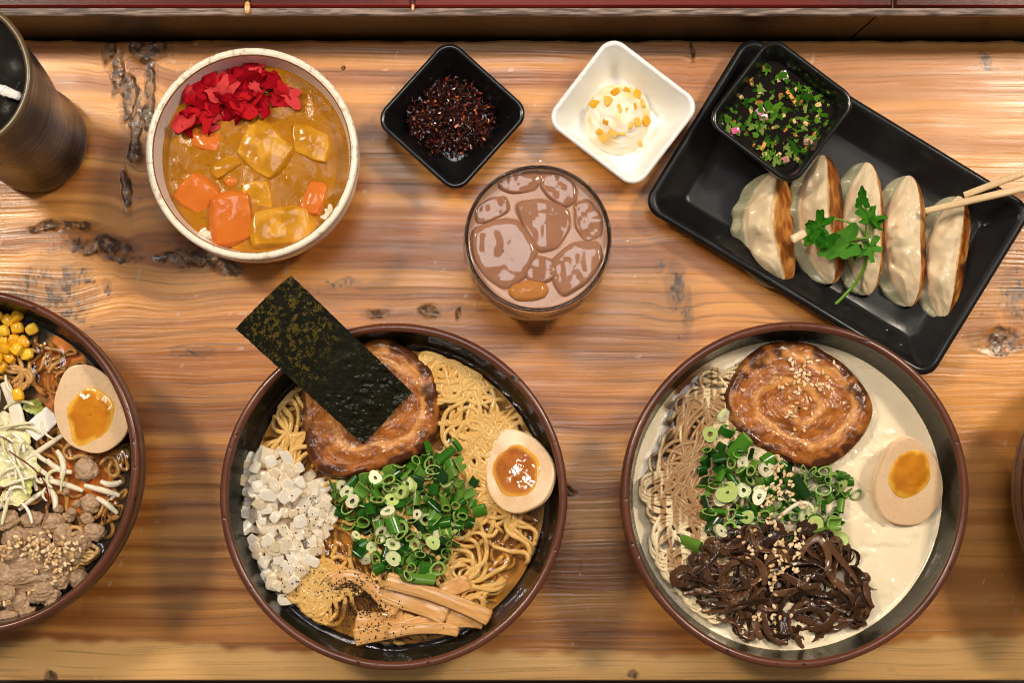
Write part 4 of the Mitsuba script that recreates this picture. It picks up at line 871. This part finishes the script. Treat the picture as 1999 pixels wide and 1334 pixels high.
def square_dish(px, py, half_x, half_y, zb, hgt, ang, mat, label):
    z = zb + hgt; c = P(px, py, z); c[2] = zb; hx, hy = L(half_x, z), L(half_y, z); k = thing('square_dish', label, 'dish')
    w = [(hx - .013, hy - .013, .008, .0012), (hx - .0122, hy - .0122, .0085, 0), (hx - .0112, hy - .0112, .009, .001)]
    for s in np.linspace(0, 1, 9)[1:]: w.append((hx - .0112 * (1 - s) ** 1.3, hy - .0112 * (1 - s) ** 1.3, .009 + .002 * s, .001 + (hgt - .0032) * s))
    add('outer_wall', loft(w, c, ang, last=False), mat, k, smooth=50)
    top = [(hx, hy, .011, hgt - .0022), (hx - .0001, hy - .0001, .011, hgt - .0012), (hx - .0006, hy - .0006, .0106, hgt - .0004), (hx - .0016, hy - .0016, .0098, hgt), (hx - .0026, hy - .0026, .009, hgt - .0003), (hx - .0033, hy - .0033, .0085, hgt - .0012), (hx - .0038, hy - .0038, .008, hgt - .0026)]
    R = [rr(*q) for q in top]; n = len(R[0])
    add('rim', (np.vstack(R) @ rotm(math.radians(-ang)).T + c, grid_faces(len(top), n, True)), mat, k)
    d = [(hx - .0038, hy - .0038, .008, hgt - .0026)]
    for s in np.linspace(0, 1, 12)[1:]: d.append((hx - .0038 - .0080 * s ** .9, hy - .0038 - .0080 * s ** .9, .008, hgt - .0026 - (hgt - .0105) * s))
    for s in np.linspace(0, 1, 6)[1:]: d.append((hx - .0118 - .006 * s, hy - .0118 - .006 * s, .007, .0079 - .0035 * math.sin(s * math.pi / 2)))
    add('inner_wall', loft(d, c, ang, first=False), mat, k, smooth=60)
    return c, k
DB, _ = square_dish(883, 225, 110, 110, 0, .032, 42, 'black_glaze', 'black square dish of dark chilli paste')
DW, _ = square_dish(1217, 217, 113, 107, 0, .032, 37.5, 'white_glaze', 'white square dish with a butter scoop')
k = thing('serving_plate', 'black rectangular plate carrying dumplings and the sauce dish', 'plate')
cp = (np.array(P(1243, 395, .022)) + P(2022, 408, .022)) / 2; cp = (cp + (P(1476, 72, .022) + P(1806, 738, .022)) / 2) / 2; cp[2] = 0
hx, hy = L(329, .022), L(199, .022); HP = .022
w = [(hx - .024, hy - .024, .010, .0012), (hx - .0235, hy - .0235, .010, 0), (hx - .022, hy - .022, .010, .0008)] + [(hx - .022 * (1 - s) ** .9, hy - .022 * (1 - s) ** .9, .010 + .002 * s, .0008 + .0175 * s) for s in np.linspace(0, 1, 8)[1:]]
ang = 31.4
add('underside', loft(w, cp, ang, last=False), 'black_plate', k, smooth=50)
top = [(hx, hy, .012, .0183), (hx + .0002, hy + .0002, .012, .0196), (hx - .0004, hy - .0004, .0118, .0210), (hx - .0014, hy - .0014, .011, .0219), (hx - .0028, hy - .0028, .0102, HP), (hx - .0042, hy - .0042, .0095, .0216), (hx - .0056, hy - .0056, .0085, .0206)]
R = [rr(*q) for q in top]; add('rim', (np.vstack(R) @ rotm(math.radians(-ang)).T + cp, grid_faces(len(top), len(R[0]), True)), 'black_plate', k)
d = [(hx - .0056, hy - .0056, .0085, .0206)] + [(hx - .0056 - .0135 * s, hy - .0056 - .0135 * s, .0085 - .003 * s, .0206 - .0126 * s ** .85) for s in np.linspace(0, 1, 10)[1:]] + [(hx - .0205, hy - .0205, .005, .0072), (hx - .0225, hy - .0225, .004, .0066), (hx - .028, hy - .028, .004, .0064), (hx - .05, hy - .05, .004, .0064)]
add('well', loft(d, cp, ang, first=False), 'black_plate', k, smooth=60)
ZP = .0066
DS, _ = square_dish(1527, 215, 108, 108, ZP, .038, 37, 'black_glaze', 'black square dish of dark sauce standing on the plate')
# sauce with herbs
zs = ZP + .024
secs = [(L(90, zs) * s, L(90, zs) * s, .007 * s + .0005, zs) for s in (1.0, .8, .6, .4, .2, .05)]
add('dipping_sauce', loft(secs, [DS[0], DS[1], 0], 37, first=False), 'soy_sauce', label='black soy dipping sauce full of chopped herbs', cat='sauce', smooth=False)
rng = RNG(61)
pile = Pile(DS[0], DS[1], .04, zs - .0006)
SAUCE = crop(1380, 80, .20994, [(430, 290), (560, 210), (700, 290), (860, 380), (1000, 480), (1140, 600), (1130, 760), (1060, 900), (960, 1010), (860, 1100), (700, 1150), (560, 1090), (440, 980), (300, 890), (180, 830), (250, 640), (330, 470)])
for a, b in scatter(SAUCE, 34, 22, rng):
    d = rng.uniform(.0026, .0050); V, F = rbox((d, d * rng.uniform(.55, .8), .0018), .2, 2, .0002, 300, int(a), .1, rng)
    V = V @ rotm(rng.uniform(0, 6.3), rng.normal(0, .25), 1).T; p = P(a, b, zs); V = pile.drop(V, p[0], p[1], 70, .0008)
    add('onion_dice', (V, F), 'wet_food', label=f'tiny onion cube stained tan at the {where(a, b, SAUCE)} of the dipping sauce', cat='onion', group='onion cubes in the dipping sauce', color=lin(*[(190, 146, 90), (214, 176, 120), (150, 96, 44), (176, 110, 50)][rng.integers(4)]))
for a, b, col, lab in ((1436, 255, (204, 92, 138), 'bright pink onion piece at the left of the dipping sauce'), (1484, 216, (206, 158, 176), 'pale pink onion piece above the middle of the dipping sauce'), (1531, 146, (196, 170, 178), 'whitish onion piece near the top of the dipping sauce'), (1490, 230, (170, 110, 130), 'dull pink onion sliver beside the pale pink piece'),
                       (1532, 312, (170, 120, 110), 'rosy onion piece near the bottom corner of the dipping sauce'), (1578, 276, (176, 130, 120), 'rosy onion piece at the right of the dipping sauce')):
    V, F = rbox((.0056, .0042, .0022), .22, 3, .0002, 300, int(a), .08, rng); V = V @ rotm(rng.uniform(0, 6.3), .15, 1).T; p = P(a, b, zs); V = pile.drop(V, p[0], p[1], 70, .0004)
    add('onion_dice', (V, F), 'wet_food', label=lab, cat='onion', color=lin(*col))
for pts, lab in (([(1536, 177), (1546, 190), (1556, 206)], 'orange carrot sliver upright in the middle of the dipping sauce'), ([(1463, 154), (1467, 160), (1468, 165)], 'short orange carrot bit at the upper left of the dipping sauce'), ([(1485, 292), (1490, 286), (1493, 278)], 'orange carrot bit at the lower left of the dipping sauce')):
    s = spl([P(a, b, zs + .0018) for a, b in pts], 14); V, F = tube(s, .0013, .0009, 8, power=.5); add('carrot_sliver', (V, F), 'wet_food', label=lab, cat='carrot', color=lin(222, 138, 60)); pile.put(V)
def lobed_leaf(size, lobes, depth, cup, seed, nr=9, na=72, stretch=1.0):
    t = np.linspace(-math.pi, math.pi, na, endpoint=False); g = RNG(seed)
    R = (1 - depth * (.5 - .5 * np.cos(lobes * t + g.uniform(-.4, .4)))) * (1 - .16 * (.5 - .5 * np.cos(lobes * 3 * t + g.uniform(0, 6)))) * (1 + .12 * np.sin(t * 2 + g.uniform(0, 6)))
    R = R * (1 - .55 * np.exp(-((np.abs(t) - math.pi) / .5) ** 2))
    s = np.r_[.02, np.linspace(.12, 1, nr)]
    X, Y = s[:, None] * (R * np.cos(t))[None] * size * stretch, s[:, None] * (R * np.sin(t))[None] * size
    Z = cup * size * (s[:, None] ** 2) * (.6 + .5 * np.cos(lobes * t + 1))[None] + size * .28 * (meshkit.fbm(np.stack([X / size * 1.6 + seed, Y / size * 1.6, X * 0], -1), 3, seed) - .5)
    return np.stack([X, Y, Z], -1).reshape(-1, 3), grid_faces(len(s), na, True)
HERB = [lin(62, 112, 28), lin(92, 138, 40), lin(44, 88, 24), lin(124, 152, 70)]
for q, (a, b) in enumerate(scatter(SAUCE, 125, 11, rng)):
    V, F = lobed_leaf(rng.uniform(.0014, .0036), int(rng.integers(2, 6)), rng.uniform(.2, .6), rng.uniform(-.5, .5), q, 5, 40, rng.uniform(.8, 2.2))
    V = V @ rotm(rng.uniform(0, 6.3), rng.normal(0, .35), rng.uniform(0, 6.3)).T; p = P(a, b, zs); V = pile.drop(V, p[0], p[1], 60, .0002)
    add('herb_bit', (V, F), 'herb_leaf', label=f'chopped green herb bit at the {where(a, b, SAUCE)} of the dipping sauce', cat='herb', group='chopped herbs in the dipping sauce', color=HERB[rng.integers(4)])
for a, b in ((1563, 132), (1618, 176)):
    V, F = lobed_leaf(.0020, 3, .4, .2, int(a), 5, 40); p = P(a, b, ZP + .031); add('herb_bit', (V + p, F), 'herb_leaf', label='tiny green herb speck stuck to the wall of the sauce dish', cat='herb', group='herb specks on the sauce dish wall', color=HERB[1])
# chilli paste heap
pile = Pile(DB[0], DB[1], .045, .0046)
hp = P(880, 226, .014)
def heap(c, rx, ry, hgt, seed, rough):
    def zf(x, y):
        X, Y = (x - c[0]) / rx, (y - c[1]) / ry; a = np.arctan2(Y, X); r = np.hypot(X, Y) / (1 + .22 * (meshkit.noise(np.stack([np.cos(a) * 1.6 + seed, np.sin(a) * 1.6, a * 0], -1), seed) - .5) * 2)
        return .0043 + hgt * np.clip(1 - r ** 2.2, 0, 1) ** .62 + rough * (meshkit.fbm(np.stack([x * 260, y * 260, x * 0], -1), 3, seed) - .5) * (r < 1.05)
    return zf
zf = heap(hp, L(80, .014), L(70, .014), .015, 4, .0060)
chp = thing('chilli_paste', 'dark crumbly chilli paste heaped in the black dish', 'chilli paste')
V, F = disc(hp[0], hp[1], .0275, 70, 200, zf); m = V[:, 2] > .0046
add('paste_mound', (V, F), 'wet_food', chp, color=lin(48, 22, 17)); pile.put(V)
rng = RNG(14); out = {0: [], 1: [], 2: [], 3: []}
for q in range(1500):
    a, r = rng.uniform(0, 6.3), rng.uniform(0, 1.04) ** .55
    x, y = hp[0] + math.cos(a) * r * L(84, .014), hp[1] + math.sin(a) * r * L(72, .014)
    V, F = rbox((rng.uniform(.0010, .0030), rng.uniform(.0006, .0014), .0004), .3, 1, 0, 0, 0, .25, rng); V = V @ rotm(rng.uniform(0, 6.3), rng.normal(0, .7), rng.uniform(0, 6.3)).T
    V = pile.drop(V, x, y, 50, .0001); out[rng.choice(4, p=[.64, .28, .045, .035])].append((V, F))
for i, (nm, col) in enumerate((('flakes', (38, 16, 14)), ('flakes', (74, 26, 20)), ('chilli_seeds', (186, 92, 36)), ('flakes', (132, 50, 26)))):
    add(nm, cat_mesh(out[i]), 'wet_food', chp, kind='stuff', color=lin(*col), smooth=30)
for a, b in ((870, 325), (862, 337)):
    V, F = rbox((.0011, .0008, .0004), .3, 1); p = P(a, b, .0062); add('stray_flake', (V + p, F), 'wet_food', chp, color=lin(150, 40, 20))
# butter scoop
bp = P(1208, 226, .016); bt = thing('butter_scoop', 'cream coloured scoop of butter flecked with yellow corn', 'butter')
nr, na = 60, 160; t = np.arange(na) * 2 * math.pi / na; s = np.r_[.01, np.linspace(.03, 1, nr), 1.03]
ph = s * math.pi / 2
Rr = 1 + .05 * (meshkit.noise(np.stack([np.cos(t) * 2, np.sin(t) * 2, t * 0], -1), 3) - .5) * 2
X = np.sin(np.minimum(ph, math.pi / 2))[:, None] * (np.cos(t) * Rr)[None]; Y = np.sin(np.minimum(ph, math.pi / 2))[:, None] * (np.sin(t) * Rr)[None]; Zc = np.cos(np.minimum(ph, math.pi / 2))[:, None] + 0 * X
q = np.stack([X * 2.2 + Y * .6, Y * 2.4, Zc * 4.5 + X], -1); dsp = .12 * (meshkit.fbm(q, 4, 7) - .5) + .008 * np.sin(22 * (Y * .5 + Zc * .9 + .25 * meshkit.fbm(q, 2, 3))) * (1 - Zc * .6)
V = np.stack([bp[0] + X * L(65, .012) * (1 + dsp), bp[1] + Y * L(71, .012) * (1 + dsp), .0042 + .022 * Zc * (1 + dsp)], -1).reshape(-1, 3)
add('scoop', (V, grid_faces(len(s), na, True)), 'butter', bt)
pile = Pile(DW[0], DW[1], .045, .0046); pile.put(V, 2)
rng = RNG(19)
cs = [(1223, 176), (1187, 201), (1184, 202), (1208, 217), (1181, 242), (1222, 222), (1243, 240), (1230, 249), (1250, 275), (1213, 262), (1178, 269), (1160, 203), (1255, 204), (1244, 184), (1200, 183), (1262, 236), (1170, 258), (1237, 212), (1195, 262)]
for a, b in cs:
    d = rng.uniform(.0030, .0072); V, F = rbox((d, d * rng.uniform(.5, .9), .0030), .5, 3, .0006, 250, int(a), .22, rng)
    V = V @ rotm(rng.uniform(0, 6.3), 0, 0).T; p = P(a, b, .018)
    nrm = np.array([(p[0] - bp[0]) / .021, (p[1] - bp[1]) / .023]); V = V @ rotm(0, .9 * min(1, np.hypot(*nrm)), math.atan2(nrm[1], nrm[0]) + math.pi / 2).T
    V = pile.drop(V, p[0], p[1], 50, rng.uniform(.0018, .0030)); add('corn_piece', (V, F), 'wet_food', bt, color=lin(*[(226, 168, 44), (232, 184, 84), (214, 150, 30)][rng.integers(3)]))

# ------------------------------------------------------------------ tumbler of iced milk drink
gz = .090; gc = P(1050, 465, gz); GR = L(144, gz)
k = thing('drink_glass', 'round clear glass full of iced brown milk drink', 'glass')
outp = smooth_prof([[.030, .0], [.0345, .004], [.0405, .020], [.0445, .045], [.0455, .065], [.0446, .082], [GR, .0885]], 40)
a = np.radians(np.linspace(0, 180, 12)); rim = np.c_[GR - .0012 + .0012 * np.cos(a), .0888 + .0012 * np.sin(a)]
inn = smooth_prof([[GR - .0024, .0885], [.0424, .080], [.0430, .065], [.0420, .045], [.038, .022], [.031, .009], [.001, .007]], 40)
V, F = lathe(np.vstack([[[.001, .002], [.028, .002]], outp, rim[1:-1], inn]), 140, gc[0], gc[1])
add('glass_wall', (V, F), 'clear_glass', k)
zl = .0825
drink = thing('milk_drink', 'brown milk drink crowded with ice in the round glass', 'drink')
ICE = [([(985, 345), (1030, 335), (1058, 344), (1040, 366), (1000, 372), (975, 362)], 1.2, 'flat oval ice cube at the far rim of the glass'), ([(1062, 344), (1090, 342), (1118, 362), (1122, 390), (1105, 400), (1078, 385), (1060, 362)], 1.4, 'rounded square ice cube at the far right of the glass'),
       ([(930, 412), (955, 394), (985, 388), (990, 408), (960, 424), (934, 432)], .9, 'small ice cube at the left rim of the glass'), ([(925, 452), (985, 432), (1010, 436), (1034, 470), (1044, 492), (1020, 540), (985, 560), (950, 535), (925, 490)], 2.0, 'largest ice cube at the left of the glass'),
       ([(1010, 400), (1060, 395), (1105, 412), (1108, 440), (1085, 480), (1055, 488), (1030, 450)], 1.7, 'broad ice cube in the middle of the glass'), ([(1125, 400), (1150, 395), (1172, 430), (1170, 455), (1145, 466), (1128, 440)], 1.1, 'narrow ice cube at the right rim of the glass'),
       ([(1080, 512), (1120, 480), (1165, 476), (1172, 505), (1140, 550), (1100, 575), (1085, 550)], 2.0, 'wide ice cube at the lower right of the glass'), ([(1030, 520), (1050, 505), (1075, 512), (1085, 535), (1060, 548), (1032, 540)], 1.3, 'small clear ice cube low in the middle of the glass')]
def drink_z(x, y):
    e = np.exp((np.hypot(x - gc[0], y - gc[1]) - .0422) / .0012)
    return zl + .0007 * (meshkit.fbm(np.stack([x * 70, y * 70, x * 0], -1), 2, 4) - .5) + .0010 * e + icef(x, y)
ip = Pile(gc[0], gc[1], .046, 0.0, .0004)
gi, gj = np.meshgrid(np.arange(ip.n), np.arange(ip.n), indexing='ij'); gxy = np.stack([ip.x0 + (gi + .5) * ip.res, ip.y0 + (gj + .5) * ip.res], -1)
import shapely
field = np.zeros((ip.n, ip.n)); tilt = []
for pts, h, lab in ICE:
    pg = Polygon([tuple(P(a, b, zl)[:2]) for a, b in pts]).buffer(-.0022).buffer(.0028)
    ins = shapely.contains_xy(pg, gxy[..., 0], gxy[..., 1]); from_edge = shapely.distance(shapely.points(gxy[..., 0], gxy[..., 1]), pg.exterior)
    prof = np.clip(from_edge / .0026, 0, 1); rise = (.0013 + .0006 * h) * np.sqrt(1 - (1 - prof) ** 2)
    field = np.maximum(field, .0007 * np.exp(-(from_edge / .0010) ** 2))   # drink drawn up round each cube
field = gaussian_filter(field, 1.1)
icef = lambda x, y: field[ip.ij(x, y)]
add('surface', disc(gc[0], gc[1], .0426, 190, 480, drink_z), 'drink_surface', drink)
side = smooth_prof([[.0426, .0825], [.0426, .065], [.0415, .045], [.0375, .022], [.030, .0102], [.001, .0095]], 30)
add('body', lathe(side, 120, gc[0], gc[1]), 'drink_surface', drink)
rng = RNG(52)
for pts, h, lab in ICE:
    pg = Polygon([tuple(P(a, b, zl)[:2]) for a, b in pts]).buffer(-.0018).buffer(.0038); c0 = np.array(pg.centroid.coords[0]); ring = np.array(pg.exterior.coords)[:-1]
    ring = spl(np.vstack([ring[::3], ring[:1]]), 97)[:-1] - c0
    ring *= np.minimum(1, .0415 / np.hypot(*(ring + c0 - gc[:2]).T))[:, None]
    ss = np.r_[.02, np.linspace(.1, .78, 9), .84, .89, .93, .96, .98, .995, 1.0]; e = np.clip((1 - ss) / .22, 0, 1); zz = (.0012 + .0007 * h) * np.sqrt(np.clip(1 - (1 - e) ** 2, 0, 1)) - .0003
    V = np.stack([np.c_[ring * q + c0, np.full(96, zl + z)] for q, z in zip(ss, zz)])
    tx, ty = rng.normal(0, .05, 2); up = (ss < .9)[:, None]
    V[..., 2] += (tx * (V[..., 0] - c0[0]) + ty * (V[..., 1] - c0[1]) + .0016 * (meshkit.fbm(V * 120, 2, 3) - .5)) * np.clip(e * 1.5, 0, 1)[:, None]
    add('ice_cube', (V.reshape(-1, 3), grid_faces(len(ss), 96, True)[:, ::-1]), 'iced_drink', label=lab, cat='ice cube')
V, F = rbox((L(66, zl), L(34, zl), .005), .8, 4, .0012, 160, 3); p = P(1031, 578, zl)
d = P(1031, 574, zl)[:2] - gc[:2]; d *= min(1, .031 / np.hypot(*d))
add('amber_piece', (V @ rotm(.05).T + [gc[0] + d[0], gc[1] + d[1], zl + .0005], F), 'wet_food', label='amber piece at the near rim of the brown drink', cat='fruit', color=lin(172, 112, 58))  # rounded amber lump half sunk at the near rim
# beads of water on the table around the glass
m = trimesh.creation.icosphere(2); rng = RNG(3)
for a, b in [(1038, 316), (1055, 314), (1108, 314), (1225, 470), (1240, 540)]:
    r = rng.uniform(.0005, .0009); v = np.array(m.vertices); v = v * [r, r * rng.uniform(.7, 1.1), r * .5]; v[:, 2] = np.maximum(v[:, 2], 0)
    add('water_drop', (v + P(a, b, .0003), np.array(m.faces)), 'water_bead', label='clear water drop on the table around the iced drink', cat='water drop', group='water drops around the glass')
for a, b in [(1878, 343), (1732, 644), (1756, 674), (1595, 640), (1400, 466)]:
    r = rng.uniform(.0009, .0014); v = np.array(m.vertices) * [r, r, r * .5]; p = P(a, b, .012)
    x, y = (np.array(p[:2]) - cp[:2]) @ rotm(math.radians(-ang))[:2, :2]; e = min(hx - abs(x), hy - abs(y))
    zz = .0066 if e > .022 else float(np.interp(e, [0, .003, .0056, .019, .022], [.0195, .0221, .0207, .0081, .0067]))
    add('water_drop', (v + [p[0], p[1], zz], np.array(m.faces)), 'water_bead', label='clear water drop on the black plate', cat='water drop', group='water drops on the plate')
# dark tall tumbler at the left edge
tb = thing('dark_tumbler', 'tall dark metallic-glazed tumbler of iced drink at the left edge', 'tumbler'); tc = P(-95, 143, .165); TR = L(155, .165)
w = np.vstack([[[.001, .001], [.0295, .001]], smooth_prof([[.0300, .0003], [.0318, .0022], [.0330, .025], [.0365, .080], [.0405, .130], [TR, .1615]], 40)])
add('outer_wall', lathe(w, 120, tc[0], tc[1]), 'tumbler_glaze', tb, smooth=40)
a = np.radians(np.linspace(0, 180, 14)); add('rim', lathe(np.c_[TR - .0019 + .0019 * np.cos(a), .1617 + .0024 * np.sin(a)], 140, tc[0], tc[1]), 'tumbler_rim', tb)
add('inner_wall', lathe(np.array([[TR - .0038, .1616], [TR - .0045, .150], [.036, .10], [.030, .02], [.001, .012]]), 120, tc[0], tc[1]), 'black_glaze', tb)
zt = .149
add('dark_drink', disc(tc[0], tc[1], TR - .0046, 50, 160, lambda x, y: zt + .0012 * (meshkit.fbm(np.stack([x * 60, y * 60, x * 0], -1), 2, 7) - .5)), 'dark_liquid', label='black iced drink in the dark tumbler', cat='drink')
for a, b, s, az, lab in ((8, 75, 46, 20, 'ice cube nearest the far side of the dark tumbler'), (14, 170, 44, 60, 'frosty ice cube near the right wall of the dark tumbler'), (-10, 225, 46, 35, 'ice cube near the close side of the dark tumbler')):
    V, F = rbox((L(s, zt), L(s * .8, zt), .014), .4, 4, .001, 120, s, .08, RNG(s)); p = P(a, b, zt)
    d = p[:2] - tc[:2]; d *= min(1, .028 / np.hypot(*d))
    add('ice_cube', (V @ rotm(math.radians(az), .2, .5).T + [tc[0] + d[0], tc[1] + d[1], zt - .001], F), 'ice_skin', label=lab, cat='ice cube')
p = P(14, 178, zt + .006); V, F = rbox((.014, .005, .003), .6, 4, .0014, 300, 6); add('frost_patch', (V @ rotm(-.4).T + [p[0], p[1], zt + .0045], F), 'frost', label='white frosty chip on the ice in the dark tumbler', cat='ice')

# ------------------------------------------------------------------ dumplings, chopsticks, coriander
pile = Pile(cp[0], cp[1], .12, ZP)
def dumpling(A, B, width, bow, hgt, label, seed, sear=1.0, lean=0.0):
    k = thing('dumpling', label, 'dumpling'); z = ZP
    a, b = P(A[0], A[1], z + .008), P(B[0], B[1], z + .004); a[2] = b[2] = 0
    ax = b - a; Lh = np.linalg.norm(ax) / 2; ax /= 2 * Lh; left = np.array([ax[1], -ax[0], 0])
    if left[0] > 0: left = -left
    mid = (a + b) / 2; w = L(width, z) / 2; n = 76
    t = np.linspace(-1, 1, n); rng = RNG(seed)
    fu = np.clip(1 - np.abs(t) ** 2.5, 0, 1) ** .72 * .88 + .12; fz = np.clip(1 - np.abs(t) ** 2.4, 0, 1) ** .7 * .84 + .16
    fb = np.clip(1 - np.abs(t) ** 2.2, 0, 1) ** .95; ff = np.clip(1 - np.abs(t) ** 2.8, 0, 1) ** .55 * .84 + .16
    e0 = .95 - .80 * sear; r = .95 - e0
    skin = spl([(-1.0, .04), (-.96, .09), (-.84, .13), (-.68, .16), (-.62, .20), (-.60, .46), (-.46, .76), (-.16, .96), (.5 * e0 - .02, 1.0), (e0, .94)], 44)
    searp = spl([(e0, .94), (e0 + .12 * r, .88), (e0 + .5 * r, .63), (e0 + .9 * r, .34), (e0 + r, .20), (e0 + .93 * r, .02)], 18)
    def surf(prof, noise_amp):
        U, Z = np.meshgrid(t, prof[:, 0], indexing='ij')[1], np.broadcast_to(prof[:, 1], (n, len(prof))).copy()
        T_ = t[:, None] + 0 * U; fl = np.clip((-.45 - U) / .5, 0, 1)
        pleat = np.sin(T_ * 13 + 1.8 * np.sin(T_ * 3 + seed) + seed)
        ub, uf, ur = -.60 * fb[:, None], -1.0 * ff[:, None], .95 * fu[:, None]
        uu = np.where(U < -.60, ub + (U + .60) / .40 * (ub - uf), ub + (U + .60) / 1.55 * (ur - ub))
        uu = uu - .05 * pleat * fl * fu[:, None]
        zz = np.where(U < -.60, Z, .19 * (1 - fb[:, None]) + Z * fb[:, None] ** .8) + .14 * pleat * fl * fu[:, None] + .10 * fl * (1 - np.abs(T_)) * 1.2 + .17 * np.sin(T_ * 10 + 2 * U + seed * 2) * np.exp(-((U + .35) / .3) ** 2) * fb[:, None]
        X = mid[None, None] + ax * (T_ * Lh)[..., None] + left * (-uu * w + bow * w * (1 - T_ ** 2))[..., None]
        q = np.stack([U * 1.6 + seed * 5, T_ * 3.2, Z * 1.2], -1)
        lump = meshkit.fbm(q, 3, seed) - .5
        X[..., 2] = z + hgt * zz * (1 + noise_amp * lump * .7) + .0002
        X = X + left * (lump * noise_amp * .0022)[..., None]
        return X, np.stack([(T_ + 1) / 2, 0 * U], -1)
    X1, u1 = surf(skin, .75); u1[..., 1] = np.linspace(0, 1, 44)[None]
    X2, u2 = surf(searp, .0); X2[:, 0] = X1[:, -1]; u2[..., 1] = np.linspace(0, 1, 18)[None]
    X2 = X2 + left * (.0007 * (meshkit.fbm(X2 * 500, 2, seed) - .5) * (np.arange(18) > 0)[None])[..., None]
    V = X1.reshape(-1, 3); base = X1[:, :1].copy(); base[..., 2] = z + .0002
    V = np.concatenate([base, X1], 1); uv = np.concatenate([u1[:, :1], u1], 1)
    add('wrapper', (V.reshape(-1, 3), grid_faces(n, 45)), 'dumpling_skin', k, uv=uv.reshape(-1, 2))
    add('seared_side', (X2.reshape(-1, 3), grid_faces(n, 18)), 'seared_skin', k, label='crisp brown seared side', uv=u2.reshape(-1, 2))
    pile.put(X1.reshape(-1, 3), 2); pile.put(X2.reshape(-1, 3), 2)
dumpling((1512, 332), (1527, 562), 122, .46, .0225, 'first dumpling at the left, seared side wide and dark', 1, 1.0)
dumpling((1606, 300), (1622, 554), 112, .32, .0235, 'second dumpling, its top under the edge of the sauce dish', 2, .95)
dumpling((1691, 314), (1692, 576), 104, .30, .0225, 'middle dumpling under the coriander sprig', 3, .42)
dumpling((1774, 340), (1774, 598), 108, .32, .0220, 'fourth dumpling, just right of the coriander sprig', 4, .55)
dumpling((1874, 380), (1838, 624), 104, .32, .0215, 'last dumpling at the right, below the chopstick tips', 5, .75)
V, F = tube(spl([P(1546, 468, .0295), P(1560, 461, .030), P(1574, 454, .030)], 12), .0029, .0020, 12, power=.7)
add('scallion_stub', (V, F), 'wet_food', label='short pale stub lying on the second dumpling', cat='scallion', color=lin(226, 196, 160))
def chopstick(p0, p1, label):
    p0, p1 = np.array(p0), np.array(p1); d = p1 - p0; q = p0 + d * np.linspace(0, .235 / np.linalg.norm(d), 40)[:, None]
    r = np.linspace(.0021, .0036, 40); k = thing('chopstick', label, 'chopstick')
    V, F = tube(q, r, r, 12, power=.75); V[-2] = q[0]; V[-1] = q[-1]
    uv = np.vstack([np.stack(np.meshgrid(np.linspace(0, 8, 40), np.arange(12) / 12, indexing='ij'), -1).reshape(-1, 2), [[0, .5], [8, .5]]])
    m = trimesh.Trimesh(V, F, process=False)
    add('shaft', (V, F), 'chopstick_wood', k, smooth=True, uv=uv)
    return k
chopstick(P(1806, 412, .0330), P(1999, 367, .046), 'pale wooden chopstick lower of the two, pointing at the last dumpling')
chopstick(P(1882, 381, .0370), P(1999, 337, .047), 'pale wooden chopstick upper of the two, its blunt tip in the air')
sprig = thing('coriander_sprig', 'fresh green coriander sprig lying across the middle dumplings', 'coriander')
def on_top(pts, up): return [np.array([*P(a, b, .030)[:2], float(pile.at(*P(a, b, .030)[:2])) + up]) for a, b in pts]
for pts, r in (([(1640, 588), (1662, 566), (1682, 540), (1692, 510), (1694, 470)], .0011), ([(1694, 470), (1670, 440), (1645, 430), (1618, 428)], .0007), ([(1694, 470), (1690, 440), (1690, 415), (1685, 395)], .0007), ([(1694, 465), (1670, 468), (1640, 478)], .0008), ([(1694, 465), (1700, 448), (1702, 436)], .0007)):
    c = np.array(on_top(pts, .0030)); c[:, 2] = np.maximum(c[:, 2], np.percentile(c[:, 2], 40)); s = spl(c, 30); s[:, 2] = gaussian_filter(s[:, 2], 6)
    add('stem', tube(s, r, r, 8), 'leaf_food', sprig, color=lin(98, 138, 42))
for q, (a, b, size, az, lobes, tlt, st) in enumerate(((1600, 440, 26, 170, 5, .2, 1.0), (1588, 462, 24, 215, 4, .3, 1.0), (1612, 468, 20, 260, 3, .3, 1.0), (1648, 476, 27, 200, 3, .25, 1.5), (1672, 486, 20, 250, 4, .4, 1.0), (1698, 428, 24, 75, 5, .35, 1.0), (1683, 392, 13, 95, 3, .3, 1.5), (1697, 484, 23, 285, 5, .3, 1.0), (1708, 440, 16, 40, 4, .3, 1.0))):
    V, F = lobed_leaf(L(size, .035) * 1.35, lobes, .55 if lobes > 3 else .34, .35, 40 + q, 14, 120, st)
    V = V @ rotm(math.radians(az), tlt, q * 1.9).T; p = P(a, b, .034); zt2 = float(np.percentile(pile.z[pile.ij(V[:, 0] + p[0], V[:, 1] + p[1])], 90))
    add('leaf', (V + [p[0], p[1], zt2 + .0035 + .0008 * q % .003], F), 'herb_leaf', sprig, color=[lin(52, 112, 26), lin(66, 128, 34), lin(42, 98, 24), lin(80, 140, 48)][q % 4])
